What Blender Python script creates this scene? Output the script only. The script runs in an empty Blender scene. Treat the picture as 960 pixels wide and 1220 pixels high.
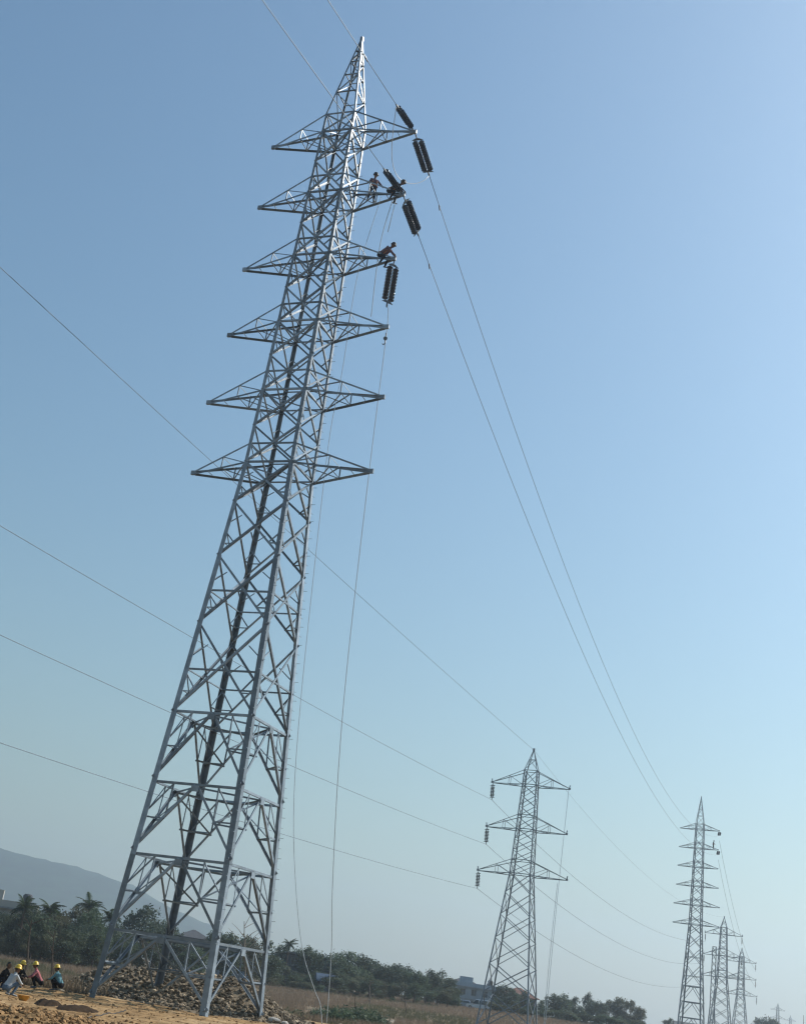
import bpy, bmesh, math, random
import numpy as np
from mathutils import Vector, Matrix, Euler, noise

random.seed(7)
rng = np.random.default_rng(11)
S = bpy.context.scene
C = S.collection
rad = math.radians

# ------------------------------------------------------------------ camera
EYE = 1.8
FPX, PITCH, ROLL = 1451.5, rad(21.4), rad(8.377)          # focal length in pixels of a 960 px wide frame
cam = bpy.data.cameras.new('camera')
cam.sensor_fit = 'HORIZONTAL'
cam.sensor_width = 36.0
cam.lens = FPX / 960 * 36.0
cam.clip_start = 0.5
cam.clip_end = 20000
co = bpy.data.objects.new('camera', cam)
C.objects.link(co)
r0 = Vector((1, 0, 0)); u0 = Vector((0, -math.sin(PITCH), math.cos(PITCH))); f0 = Vector((0, math.cos(PITCH), math.sin(PITCH)))
cr = r0 * math.cos(ROLL) + u0 * math.sin(ROLL)
cu = u0 * math.cos(ROLL) - r0 * math.sin(ROLL)
co.matrix_world = Matrix(((cr.x, cu.x, -f0.x, 0), (cr.y, cu.y, -f0.y, 0), (cr.z, cu.z, -f0.z, EYE), (0, 0, 0, 1)))
S.camera = co

# ------------------------------------------------------------------ sky, sun, exposure
SUN_AZ, SUN_EL = rad(61), rad(42)                         # azimuth from +Y towards +X
w = bpy.data.worlds.new('World'); S.world = w; w.use_nodes = True
wn = w.node_tree.nodes; wl = w.node_tree.links
sky = wn.new('ShaderNodeTexSky'); sky.sky_type = 'NISHITA'; sky.sun_disc = False
sky.sun_elevation = SUN_EL; sky.sun_rotation = SUN_AZ
sky.altitude = 50; sky.air_density = 1.8; sky.dust_density = 1.05; sky.ozone_density = 7.0
tint = wn.new('ShaderNodeVectorMath'); tint.operation = 'MULTIPLY'; tint.inputs[1].default_value = (0.94, 1.01, 0.96)   # even colour of the whole sky
wl.new(sky.outputs[0], tint.inputs[0]); wl.new(tint.outputs[0], wn['Background'].inputs[0])
wn['Background'].inputs[1].default_value = 0.098
sl = bpy.data.lights.new('sun', 'SUN'); sl.energy = 5.0; sl.angle = rad(0.6); sl.color = (1.0, 0.95, 0.87)
so = bpy.data.objects.new('sun', sl); C.objects.link(so)
sd = Vector((math.sin(SUN_AZ) * math.cos(SUN_EL), math.cos(SUN_AZ) * math.cos(SUN_EL), math.sin(SUN_EL)))
so.rotation_euler = sd.to_track_quat('Z', 'Y').to_euler()
so.location = sd * 300
S.view_settings.view_transform = 'Standard'
S.view_settings.look = 'None'
S.view_settings.exposure = 0.18
S.view_settings.gamma = 1.0
S.render.film_transparent = False
S.cycles.use_denoising = True
S.cycles.max_bounces = 6
S.cycles.diffuse_bounces = 2
S.cycles.glossy_bounces = 2
S.cycles.volume_bounces = 1
S.cycles.transparent_max_bounces = 8
S.cycles.filter_width = 1.3

# ------------------------------------------------------------------ helpers
def ray(px, py):
    dx, dy = px - 480, py - 610
    a = dx * math.cos(ROLL) + dy * math.sin(ROLL); u = dx * math.sin(ROLL) - dy * math.cos(ROLL)
    Y = FPX * math.cos(PITCH) - u * math.sin(PITCH); Z = FPX * math.sin(PITCH) + u * math.cos(PITCH)
    return a / Y, Z / Y
def at(px, py, Y):
    a, e = ray(px, py)
    return Vector((a * Y, Y, EYE + e * Y))

def tag(o, label=None, cat=None, group=None, kind=None):
    if label: o['label'] = label
    if cat: o['category'] = cat
    if group: o['group'] = group
    if kind: o['kind'] = kind
    return o
def empty(name, loc=(0, 0, 0), rz=0, parent=None):
    o = bpy.data.objects.new(name, None); C.objects.link(o)
    o.location = loc; o.rotation_euler = (0, 0, rz); o.parent = parent
    o.empty_display_size = 0.3
    return o
def mesh(name, verts, faces, smooth=False):
    me = bpy.data.meshes.new(name)
    me.from_pydata([tuple(v) for v in verts], [], faces); me.update()
    if smooth: me.polygons.foreach_set('use_smooth', [True] * len(me.polygons))
    return me
def link(name, me, mat=None, parent=None, loc=None, rot=None, scale=None):
    o = bpy.data.objects.new(name, me); C.objects.link(o)
    if mat is not None and len(me.materials) == 0: me.materials.append(mat)
    if parent: o.parent = parent
    if loc is not None: o.location = loc
    if rot is not None: o.rotation_euler = rot
    if scale is not None: o.scale = scale
    return o
def copy_tree(o, parent=None):
    c = o.copy(); C.objects.link(c); c.parent = parent
    for ch in list(o.children): copy_tree(ch, c)
    return c

class MB:
    def __init__(s): s.v = []; s.f = []
    def add(s, v, f):
        n = len(s.v); s.v += [tuple(q) for q in v]; s.f += [tuple(i + n for i in q) for q in f]; return s
    def box(s, c, d, rz=0):
        x, y, z = d[0] / 2, d[1] / 2, d[2] / 2; cs, sn = math.cos(rz), math.sin(rz)
        v = [(c[0] + a * x * cs - b * y * sn, c[1] + a * x * sn + b * y * cs, c[2] + e * z) for e in (-1, 1) for a, b in ((-1, -1), (1, -1), (1, 1), (-1, 1))]
        return s.add(v, [(3, 2, 1, 0), (4, 5, 6, 7), (0, 1, 5, 4), (1, 2, 6, 5), (2, 3, 7, 6), (3, 0, 4, 7)])
    def tube(s, pts, radii, n=6, cap=True):
        pts = [Vector(p) for p in pts]
        if not hasattr(radii, '__len__'): radii = [radii] * len(pts)
        v = []; f = []; a = None
        for i, p in enumerate(pts):
            t = (pts[min(i + 1, len(pts) - 1)] - pts[max(i - 1, 0)])
            if t.length < 1e-9: t = Vector((0, 0, 1))
            t.normalize()
            if a is None:
                a = t.orthogonal().normalized()
            else:
                a = (a - t * a.dot(t)); a = a.normalized() if a.length > 1e-6 else t.orthogonal().normalized()
            b = t.cross(a)
            for k in range(n):
                g = 2 * math.pi * k / n
                v.append(p + (a * math.cos(g) + b * math.sin(g)) * radii[i])
        for i in range(len(pts) - 1):
            for k in range(n):
                k2 = (k + 1) % n
                f.append((i * n + k, i * n + k2, (i + 1) * n + k2, (i + 1) * n + k))
        if cap:
            f.append(tuple(range(n - 1, -1, -1))); f.append(tuple(range((len(pts) - 1) * n, len(pts) * n)))
        return s.add(v, f)
    def lathe(s, prof, n=12, M=None):
        v = []; f = []
        for (r, z) in prof:
            for k in range(n):
                g = 2 * math.pi * k / n; p = Vector((r * math.cos(g), r * math.sin(g), z))
                v.append(M @ p if M else p)
        for i in range(len(prof) - 1):
            for k in range(n):
                k2 = (k + 1) % n; f.append((i * n + k, i * n + k2, (i + 1) * n + k2, (i + 1) * n + k))
        f.append(tuple(range(n - 1, -1, -1))); f.append(tuple(range((len(prof) - 1) * n, len(prof) * n)))
        return s.add(v, f)
    def build(s, name, mat, parent=None, smooth=False, **k):
        return link(name, mesh(name, s.v, s.f, smooth), mat, parent, **k)

def lbar(p0, p1, d, size, t=None, flip=1):
    """steel angle from p0 to p1: one flange along d, the other across it"""
    p0, p1, d = Vector(p0), Vector(p1), Vector(d)
    t = t or size * 0.14
    ax = (p1 - p0).normalized()
    a = d - ax * d.dot(ax)
    a = a.normalized() if a.length > 1e-4 else ax.orthogonal().normalized()
    b = ax.cross(a) * flip
    prof = [(0, 0), (size, 0), (size, t), (t, t), (t, size), (0, size)]
    v = [p + a * x + b * y for p in (p0, p1) for x, y in prof]
    f = [(i, (i + 1) % 6, (i + 1) % 6 + 6, i + 6) for i in range(6)] + [(5, 4, 3, 2, 1, 0), (6, 7, 8, 9, 10, 11)]
    return v, f

# ------------------------------------------------------------------ materials
def new_mat(name):
    m = bpy.data.materials.new(name); m.use_nodes = True
    return m, m.node_tree.nodes, m.node_tree.links, m.node_tree.nodes['Principled BSDF']
def simple(name, col, rough=0.7, metal=0.0, var=0.15, scale=6.0, bump=0.0, spec=0.5, island=False, coord='Object', rnd=0.0):
    """base colour broken up by noise; optional per-piece and per-object variation"""
    m, N, L, b = new_mat(name)
    b.inputs['Roughness'].default_value = rough; b.inputs['Metallic'].default_value = metal
    b.inputs['Specular IOR Level'].default_value = spec
    tc = N.new('ShaderNodeTexCoord'); nz = N.new('ShaderNodeTexNoise')
    nz.inputs['Scale'].default_value = scale; nz.inputs['Detail'].default_value = 4
    L.new(tc.outputs[coord], nz.inputs['Vector'])
    mr = N.new('ShaderNodeMapRange'); mr.inputs[1].default_value = 0.25; mr.inputs[2].default_value = 0.75
    mr.inputs[3].default_value = 1 - var; mr.inputs[4].default_value = 1 + var
    L.new(nz.outputs['Fac'], mr.inputs[0]); val = mr.outputs[0]
    def mul(sock, lo, hi, src):
        q = N.new('ShaderNodeMapRange'); q.inputs[3].default_value = lo; q.inputs[4].default_value = hi; L.new(src, q.inputs[0])
        k = N.new('ShaderNodeMath'); k.operation = 'MULTIPLY'; L.new(sock, k.inputs[0]); L.new(q.outputs[0], k.inputs[1]); return k.outputs[0]
    if island:
        g = N.new('ShaderNodeNewGeometry'); val = mul(val, 1 - island, 1 + island, g.outputs['Random Per Island'])
    if rnd:
        oi = N.new('ShaderNodeObjectInfo'); val = mul(val, 1 - rnd, 1 + rnd, oi.outputs['Random'])
    mx = N.new('ShaderNodeVectorMath'); mx.operation = 'SCALE'; mx.inputs[0].default_value = col
    L.new(val, mx.inputs['Scale']); L.new(mx.outputs[0], b.inputs['Base Color'])
    if bump:
        bp = N.new('ShaderNodeBump'); bp.inputs['Strength'].default_value = bump; L.new(nz.outputs['Fac'], bp.inputs['Height']); L.new(bp.outputs[0], b.inputs['Normal'])
    return m

STEEL = simple('galvanised_steel', (0.190, 0.230, 0.270), rough=0.40, metal=0.2, var=0.32, scale=2.5, rnd=0.35)
STEEL_FAR = simple('weathered_galvanised_steel', (0.17, 0.205, 0.24), rough=0.5, metal=0.2, var=0.15, scale=1.0)
WIRE = simple('aluminium_conductor', (0.13, 0.17, 0.21), rough=0.5, metal=0.2, var=0.1)
JUMP = simple('bright_new_conductor', (0.34, 0.38, 0.42), rough=0.5, metal=0.2, var=0.1)
ROPE = simple('rope_fibre', (0.42, 0.49, 0.55), rough=0.9, var=0.2, scale=20)
GLAZE = simple('insulator_glaze', (0.014, 0.016, 0.028), rough=0.18, var=0.2, spec=0.5)
HARD = simple('forged_fittings', (0.10, 0.11, 0.125), rough=0.5, metal=0.4, var=0.2)
STONE = simple('broken_stone', (0.215, 0.172, 0.122), rough=0.95, var=0.35, scale=9, bump=0.4, island=0.65, spec=0.15, rnd=0.5)
STONE_P = simple('pale_boulder', (0.42, 0.39, 0.35), rough=0.95, var=0.3, scale=6, bump=0.4, spec=0.2)
CLOD = simple('earth_clods', (0.22, 0.135, 0.066), rough=1.0, var=0.4, scale=7, bump=0.5, island=0.5, spec=0.1, rnd=0.3)
HEAP = simple('heap_core_earth', (0.215, 0.172, 0.12), rough=1.0, var=0.35, scale=5, bump=0.5, spec=0.1)
DARK_BANK = simple('dark_brown_ground', (0.035, 0.022, 0.013), rough=1.0, var=0.4, scale=5, bump=0.6, spec=0.1)
SAND = simple('pale_sand', (0.38, 0.33, 0.26), rough=1.0, var=0.2, scale=3, bump=0.4, spec=0.1)
BARK = simple('bark', (0.085, 0.066, 0.050), rough=0.95, var=0.35, scale=4, bump=0.5, spec=0.2)
PALE_BARK = simple('pale_dead_wood', (0.17, 0.145, 0.12), rough=0.95, var=0.3, scale=4, spec=0.2)

def leaf_mat(name, col, tip, rnd=0.25):
    m, N, L, b = new_mat(name)
    b.inputs['Roughness'].default_value = 0.7; b.inputs['Specular IOR Level'].default_value = 0.25
    g = N.new('ShaderNodeNewGeometry'); oi = N.new('ShaderNodeObjectInfo')
    tc = N.new('ShaderNodeTexCoord'); nz = N.new('ShaderNodeTexNoise'); nz.inputs['Scale'].default_value = 0.55; nz.inputs['Detail'].default_value = 2
    L.new(tc.outputs['Object'], nz.inputs['Vector'])
    ad = N.new('ShaderNodeMath'); ad.operation = 'ADD'; L.new(g.outputs['Random Per Island'], ad.inputs[0]); L.new(nz.outputs['Fac'], ad.inputs[1])
    hv = N.new('ShaderNodeMath'); hv.operation = 'MULTIPLY'; hv.inputs[1].default_value = 0.5; L.new(ad.outputs[0], hv.inputs[0])
    mx = N.new('ShaderNodeMix'); mx.data_type = 'RGBA'; mx.inputs[6].default_value = (*col, 1); mx.inputs[7].default_value = (*tip, 1); L.new(hv.outputs[0], mx.inputs[0])
    hs = N.new('ShaderNodeHueSaturation')
    q = N.new('ShaderNodeMapRange'); q.inputs[3].default_value = 1 - rnd; q.inputs[4].default_value = 1 + rnd; L.new(oi.outputs['Random'], q.inputs[0])
    q2 = N.new('ShaderNodeMapRange'); q2.inputs[3].default_value = 0.485; q2.inputs[4].default_value = 0.515; L.new(oi.outputs['Random'], q2.inputs[0])
    tr = N.new('ShaderNodeBsdfTranslucent'); L.new(hs.outputs[0], tr.inputs['Color'])
    ms = N.new('ShaderNodeMixShader'); ms.inputs[0].default_value = 0.38; L.new(b.outputs[0], ms.inputs[1]); L.new(tr.outputs[0], ms.inputs[2]); L.new(ms.outputs[0], N['Material Output'].inputs['Surface'])
    L.new(q.outputs[0], hs.inputs['Value']); L.new(q2.outputs[0], hs.inputs['Hue']); L.new(mx.outputs[2], hs.inputs['Color']); L.new(hs.outputs[0], b.inputs['Base Color'])
    return m
LEAF = leaf_mat('broadleaf_foliage', (0.038, 0.060, 0.042), (0.120, 0.155, 0.088))
LEAF_DRY = leaf_mat('dusty_olive_foliage', (0.064, 0.074, 0.050), (0.155, 0.162, 0.098))
LEAF_BLUE = leaf_mat('dark_foliage', (0.032, 0.052, 0.042), (0.095, 0.122, 0.080))
PALM = leaf_mat('palm_fronds', (0.018, 0.032, 0.016), (0.060, 0.085, 0.034))
GRASS = leaf_mat('dry_grass', (0.155, 0.120, 0.084), (0.300, 0.230, 0.160), 0.1)
GRASS_G = leaf_mat('weedy_green_grass', (0.075, 0.080, 0.046), (0.165, 0.155, 0.088), 0.1)

# ------------------------------------------------------------------ ground
def sstep(a, b, x):
    t = max(0.0, min(1.0, (x - a) / (b - a))); return t * t * (3 - 2 * t)
def pad_edge(x):      # far edge of the raised dirt pad (y) as a function of x
    return 54.3 + 0.10 * x + 5.5 * sstep(-9, -3, x) - 3.0 * sstep(0, 8, x) + 0.5 * noise.noise(Vector((x * 0.45, 3.1, 0)))
def gz(x, y):
    e = pad_edge(x)
    fall = sstep(e, e + 7, y)
    z = -0.75 * fall
    far = sstep(90, 230, y)
    z += far * (0.75 + max(-0.75, min(1.0, 0.2 + x * 0.028)))
    z += (1 - fall) * (0.06 * noise.noise(Vector((x * 0.5, y * 0.5, 0.3))) + 0.05 * noise.noise(Vector((x * 1.3, y * 0.9, 5))) + 0.028 * noise.noise(Vector((x * 3.7, y * 2.6, 2))))
    z += fall * (1 - far) * 0.12 * noise.noise(Vector((x * 0.15, y * 0.15, 9)))
    # low berm along the pad edge and a shallow trench in front of the squatting men
    z += 0.10 * math.exp(-((y - e + 1.5) / 1.6) ** 2) * (1 + 0.7 * noise.noise(Vector((x * 0.9, y * 0.3, 7))))
    z += 0.22 * math.exp(-(((x + 7.6) / 1.9) ** 2 + ((y - 31.5) / 3.2) ** 2))
    return z
def lines(segs):
    out = []
    for a, b, st in segs: out += list(np.arange(a, b, st))
    out.append(segs[-1][1]); return out
gx = lines([(-4400, -1000, 400), (-1000, -200, 80), (-200, -40, 8), (-40, -16, 1.2), (-16, 3, 0.22), (3, 40, 1.2), (40, 240, 8), (240, 1000, 80), (1000, 4400, 400)])
gy = lines([(-400, -40, 40), (-40, 24, 2), (24, 62, 0.25), (62, 120, 1.5), (120, 300, 6), (300, 1000, 50), (1000, 3900, 290)])
gv = [(x, y, gz(x, y) if -60 < y < 400 and abs(x) < 300 else gz(max(-300, min(300, x)), max(-60, min(400, y)))) for y in gy for x in gx]
nx = len(gx)
gf = [(j * nx + i, j * nx + i + 1, (j + 1) * nx + i + 1, (j + 1) * nx + i) for j in range(len(gy) - 1) for i in range(nx - 1)]

def ground_mat():
    m, N, L, b = new_mat('dirt_pad_and_dry_field')
    b.inputs['Roughness'].default_value = 1.0; b.inputs['Specular IOR Level'].default_value = 0.1
    at_ = N.new('ShaderNodeAttribute'); at_.attribute_name = 'pad'
    tc = N.new('ShaderNodeTexCoord')
    def nz(s, d=5):
        n = N.new('ShaderNodeTexNoise'); n.inputs['Scale'].default_value = s; n.inputs['Detail'].default_value = d; L.new(tc.outputs['Object'], n.inputs['Vector']); return n
    def ramp(src, stops):
        r = N.new('ShaderNodeValToRGB'); e = r.color_ramp.elements
        while len(e) < len(stops): e.new(0.5)
        for q, (p, c) in zip(e, stops): q.position = p; q.color = (*c, 1)
        L.new(src, r.inputs[0]); return r
    n1, n2, n3 = nz(0.55, 6), nz(3.2, 6), nz(0.06, 4)
    d1 = ramp(n1.outputs['Fac'], [(0.30, (0.20, 0.125, 0.058)), (0.50, (0.33, 0.212, 0.102)), (0.68, (0.41, 0.285, 0.155))])
    d2 = ramp(n2.outputs['Fac'], [(0.34, (0.48, 0.44, 0.40)), (0.55, (1.0, 1.0, 1.0)), (0.75, (1.15, 1.12, 1.05))])
    mm = N.new('ShaderNodeMix'); mm.data_type = 'RGBA'; mm.blend_type = 'MULTIPLY'; mm.inputs[0].default_value = 1
    L.new(d1.outputs[0], mm.inputs[6]); L.new(d2.outputs[0], mm.inputs[7])
    f1 = ramp(n3.outputs['Fac'], [(0.35, (0.125, 0.105, 0.07)), (0.5, (0.175, 0.135, 0.09)), (0.68, (0.21, 0.16, 0.11))])
    mx = N.new('ShaderNodeMix'); mx.data_type = 'RGBA'
    L.new(at_.outputs['Fac'], mx.inputs[0]); L.new(f1.outputs[0], mx.inputs[6]); L.new(mm.outputs[2], mx.inputs[7])
    L.new(mx.outputs[2], b.inputs['Base Color'])
    bp = N.new('ShaderNodeBump'); bp.inputs['Strength'].default_value = 0.7; bp.inputs['Distance'].default_value = 0.12
    L.new(n2.outputs['Fac'], bp.inputs['Height']); L.new(bp.outputs[0], b.inputs['Normal'])
    return m
gm = mesh('ground', gv, gf, True)
pa = gm.attributes.new('pad', 'FLOAT', 'POINT')
pv = []
for (x, y, z) in gv:
    k = 1 - sstep(-0.6, 1.6, y - pad_edge(x) + 1.2 * noise.noise(Vector((x * 0.6, y * 0.4, 1))))
    k *= 1 - sstep(1.0, 4.0, x - 0.02 * y) if y > 30 else 1
    k *= (1 - sstep(14, 30, abs(x + 6))) * sstep(-25, -5, y)
    pv.append(k)
pa.data.foreach_set('value', pv)
ground = tag(link('ground', gm, ground_mat()), kind='structure')

# ------------------------------------------------------------------ far hill
def crest(x):
    P = [(-6000, 60), (-3000, 210), (-1800, 235), (-1200, 200), (-685, 160), (-581, 146), (-514, 142), (-445, 131), (-357, 103), (-272, 80), (-150, 42), (0, 12), (160, 0), (260, -6)]
    for (a, b), (c, d) in zip(P, P[1:]):
        if a <= x <= c: return b + (d - b) * (x - a) / (c - a)
    return -6
hv, hf = [], []
hx = list(np.arange(-2400, 261, 14)); hy = list(np.arange(1850, 3500, 45))
for y in hy:
    for x in hx:
        t = (y - 1850) / 650.0
        p = sstep(0, 1, t) if t <= 1 else 1 - 0.75 * sstep(1, 2.5, t)
        n = noise.fractal(Vector((x / 170, y / 170, 0)), 1.0, 2.0, 4)
        h = crest(x) * p * (1 + 0.10 * n * (1 - 0.65 * math.exp(-((t - 1) / 0.25) ** 2))) + 4.0 * noise.noise(Vector((x / 26, y / 26, 2))) + 7.0 * p * noise.noise(Vector((x / 75, y / 110, 6)))
        hv.append((x, y, h - 1.5))
n_ = len(hx)
hf = [(j * n_ + i, j * n_ + i + 1, (j + 1) * n_ + i + 1, (j + 1) * n_ + i) for j in range(len(hy) - 1) for i in range(n_ - 1)]
HILL = simple('wooded_hillside', (0.018, 0.034, 0.022), rough=1, var=0.95, scale=0.03, spec=0.1)
tag(link('hill', mesh('hill', hv, hf, True), HILL), kind='structure')

# ------------------------------------------------------------------ lattice towers
SG = [(1, -1), (-1, -1), (1, 1), (-1, 1)]                 # near, left, right, far leg (x along the arms, y away)
FACES = [(1, 0, (0, -1, 0)), (0, 2, (1, 0, 0)), (2, 3, (0, 1, 0)), (3, 1, (-1, 0, 0))]

class Tower:
    def __init__(s, name, loc, rz, prof, mat, fine):
        s.root = empty(name, loc, rz); s.prof = prof; s.mat = mat; s.fine = fine
        s.joined = MB(); s.count = 0
    def W(s, z):
        P = s.prof
        z = max(z, P[0][0])
        for (a, b), (c, d) in zip(P, P[1:]):
            if a <= z <= c: return b + (d - b) * (z - a) / (c - a)
        return P[-1][1]
    def cor(s, k, z):
        q = s.W(z); return Vector((SG[k][0] * q, SG[k][1] * q, z))
    def fp(s, face, u, z):                                 # point on a face: u 0..1 from its first to its second leg
        a, b, n = face; return s.cor(a, z).lerp(s.cor(b, z), u)
    def bar(s, name, p0, p1, n, size, inset=0.03, parent=None, flip=1, single=True):
        n = Vector(n); p0 = Vector(p0) - n * inset; p1 = Vector(p1) - n * inset
        if (p1 - p0).length < 0.02: return None
        v, f = lbar(p0, p1, -n, size, None, flip)
        if single:
            return link(name, mesh(name, v, f), s.mat, parent or s.root)
        s.joined.add(v, f)
    def xpanel(s, z0, z1, size, single=True, name='diagonal_brace'):
        for F in FACES:
            s.bar(name, s.fp(F, 0, z0), s.fp(F, 1, z1), F[2], size, 0.03, single=single)
            s.bar(name, s.fp(F, 1, z0), s.fp(F, 0, z1), F[2], size, 0.03 + size * 0.2, flip=-1, single=single)
    def ring(s, z, size, single=True, name='horizontal_strut'):
        for F in FACES: s.bar(name, s.fp(F, 0, z), s.fp(F, 1, z), F[2], size, 0.055, single=single)
    def legs(s, cuts, sizes):
        for k in range(4):
            L = empty('leg', parent=s.root)
            for (a, b), sz in zip(zip(cuts, cuts[1:]), sizes):
                p0, p1 = s.cor(k, a), s.cor(k, b)
                d = Vector((-SG[k][0], 0, 0)); ax = (p1 - p0).normalized()
                fl = 1 if ax.cross(d).y * -SG[k][1] > 0 else -1
                v, f = lbar(p0, p1, d, sz, sz * 0.12, fl)
                link('leg_section', mesh('leg_section', v, f), s.mat, L)
            if s.fine and k in (0, 2):
                mb = MB()
                z = 2.6
                while z < 41:
                    p = s.cor(k, z); q = p + Vector((0.16 if int(z / 0.42) % 2 else 0.02, -0.02 if int(z / 0.42) % 2 else -0.16 * (1 if k == 0 else -1), 0))
                    if k == 2: q = p + Vector((0.17, 0, 0)) if int(z / 0.42) % 2 else p + Vector((0.02, 0.17, 0))
                    mb.tube([p, q], 0.010, 4); z += 0.42
                tag(mb.build('step_bolts', s.mat, L), kind='stuff')
    def arm(s, side, zb, zt, l, dz, csize, bsize, split):
        A = empty('crossarm', parent=s.root) if split else s.root
        ks = (0, 2) if side > 0 else (1, 3)
        tip = Vector((side * l, 0, zb + dz))
        J = MB()
        def b(nm, p0, p1, n, sz, inset=0.0, flip=1):
            n = Vector(n); v, f = lbar(Vector(p0) - n * inset, Vector(p1) - n * inset, -n, sz, None, flip)
            if split: link(nm, mesh(nm, v, f), s.mat, A)
            else: J.add(v, f)
        rb = [s.cor(k, zb) for k in ks]; rt = [s.cor(k, zt) for k in ks]
        for i, k in enumerate(ks):
            ny = SG[k][1]
            b('chord', rb[i], tip + Vector((0, ny * 0.06, 0)), (0, ny, 0), csize, 0, 1 if (ny * side) > 0 else -1)
            b('chord', rt[i], tip + Vector((0, ny * 0.05, 0.12)), (0, ny, 0), csize * 0.9, 0, 1 if (ny * side) > 0 else -1)
        u = 0.46
        mb_ = [p.lerp(tip, u) for p in rb]; mt_ = [p.lerp(tip + Vector((0, 0, 0.12)), u) for p in rt]
        for i, k in enumerate(ks):
            ny = SG[k][1]
            b('strut', mb_[i], mt_[i], (0, ny, 0), bsize, 0.02)
            b('diagonal', rb[i], mt_[i], (0, ny, 0), bsize, 0.035)
        b('strut', mb_[0], mb_[1], (0, 0, -1), bsize, -0.03)
        b('diagonal', rb[0], mb_[1], (0, 0, -1), bsize, -0.05)
        b('diagonal', rb[1], mb_[0], (0, 0, -1), bsize, -0.075, -1)
        b('strut', mt_[0], mt_[1], (0, 0, 1), bsize, 0.03)
        if s.fine:
            m2 = [p.lerp(tip, 0.74) for p in rb]
            b('strut', m2[0], m2[1], (0, 0, -1), bsize * 0.8, -0.03)
        pl = MB().box(tip + Vector((side * 0.07, 0, 0.03)), (0.24, 0.12, 0.20))
        if split: pl.build('tip_plate', s.mat, A)
        else:
            J.add(pl.v, pl.f); J.build('crossarm', s.mat, s.root)
        return s.root.matrix_basis @ tip
    def done(s):
        if s.joined.v: tag(s.joined.build('bracing', s.mat, s.root), kind='stuff')

ARMB = [42.54, 38.67, 34.85, 30.99, 27.20, 23.41]
ARMT = [43.68, 39.68, 35.82, 31.98, 28.22, 24.36]
ARML = [(3.92, 3.90), (3.97, 3.82), (4.07, 3.90), (4.14, 4.12), (4.48, 4.48), (4.48, 4.50)]
PROF6 = [(0, 2.55), (23.41, 1.24), (43.68, 0.835), (49.33, 0.05)]

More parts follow.
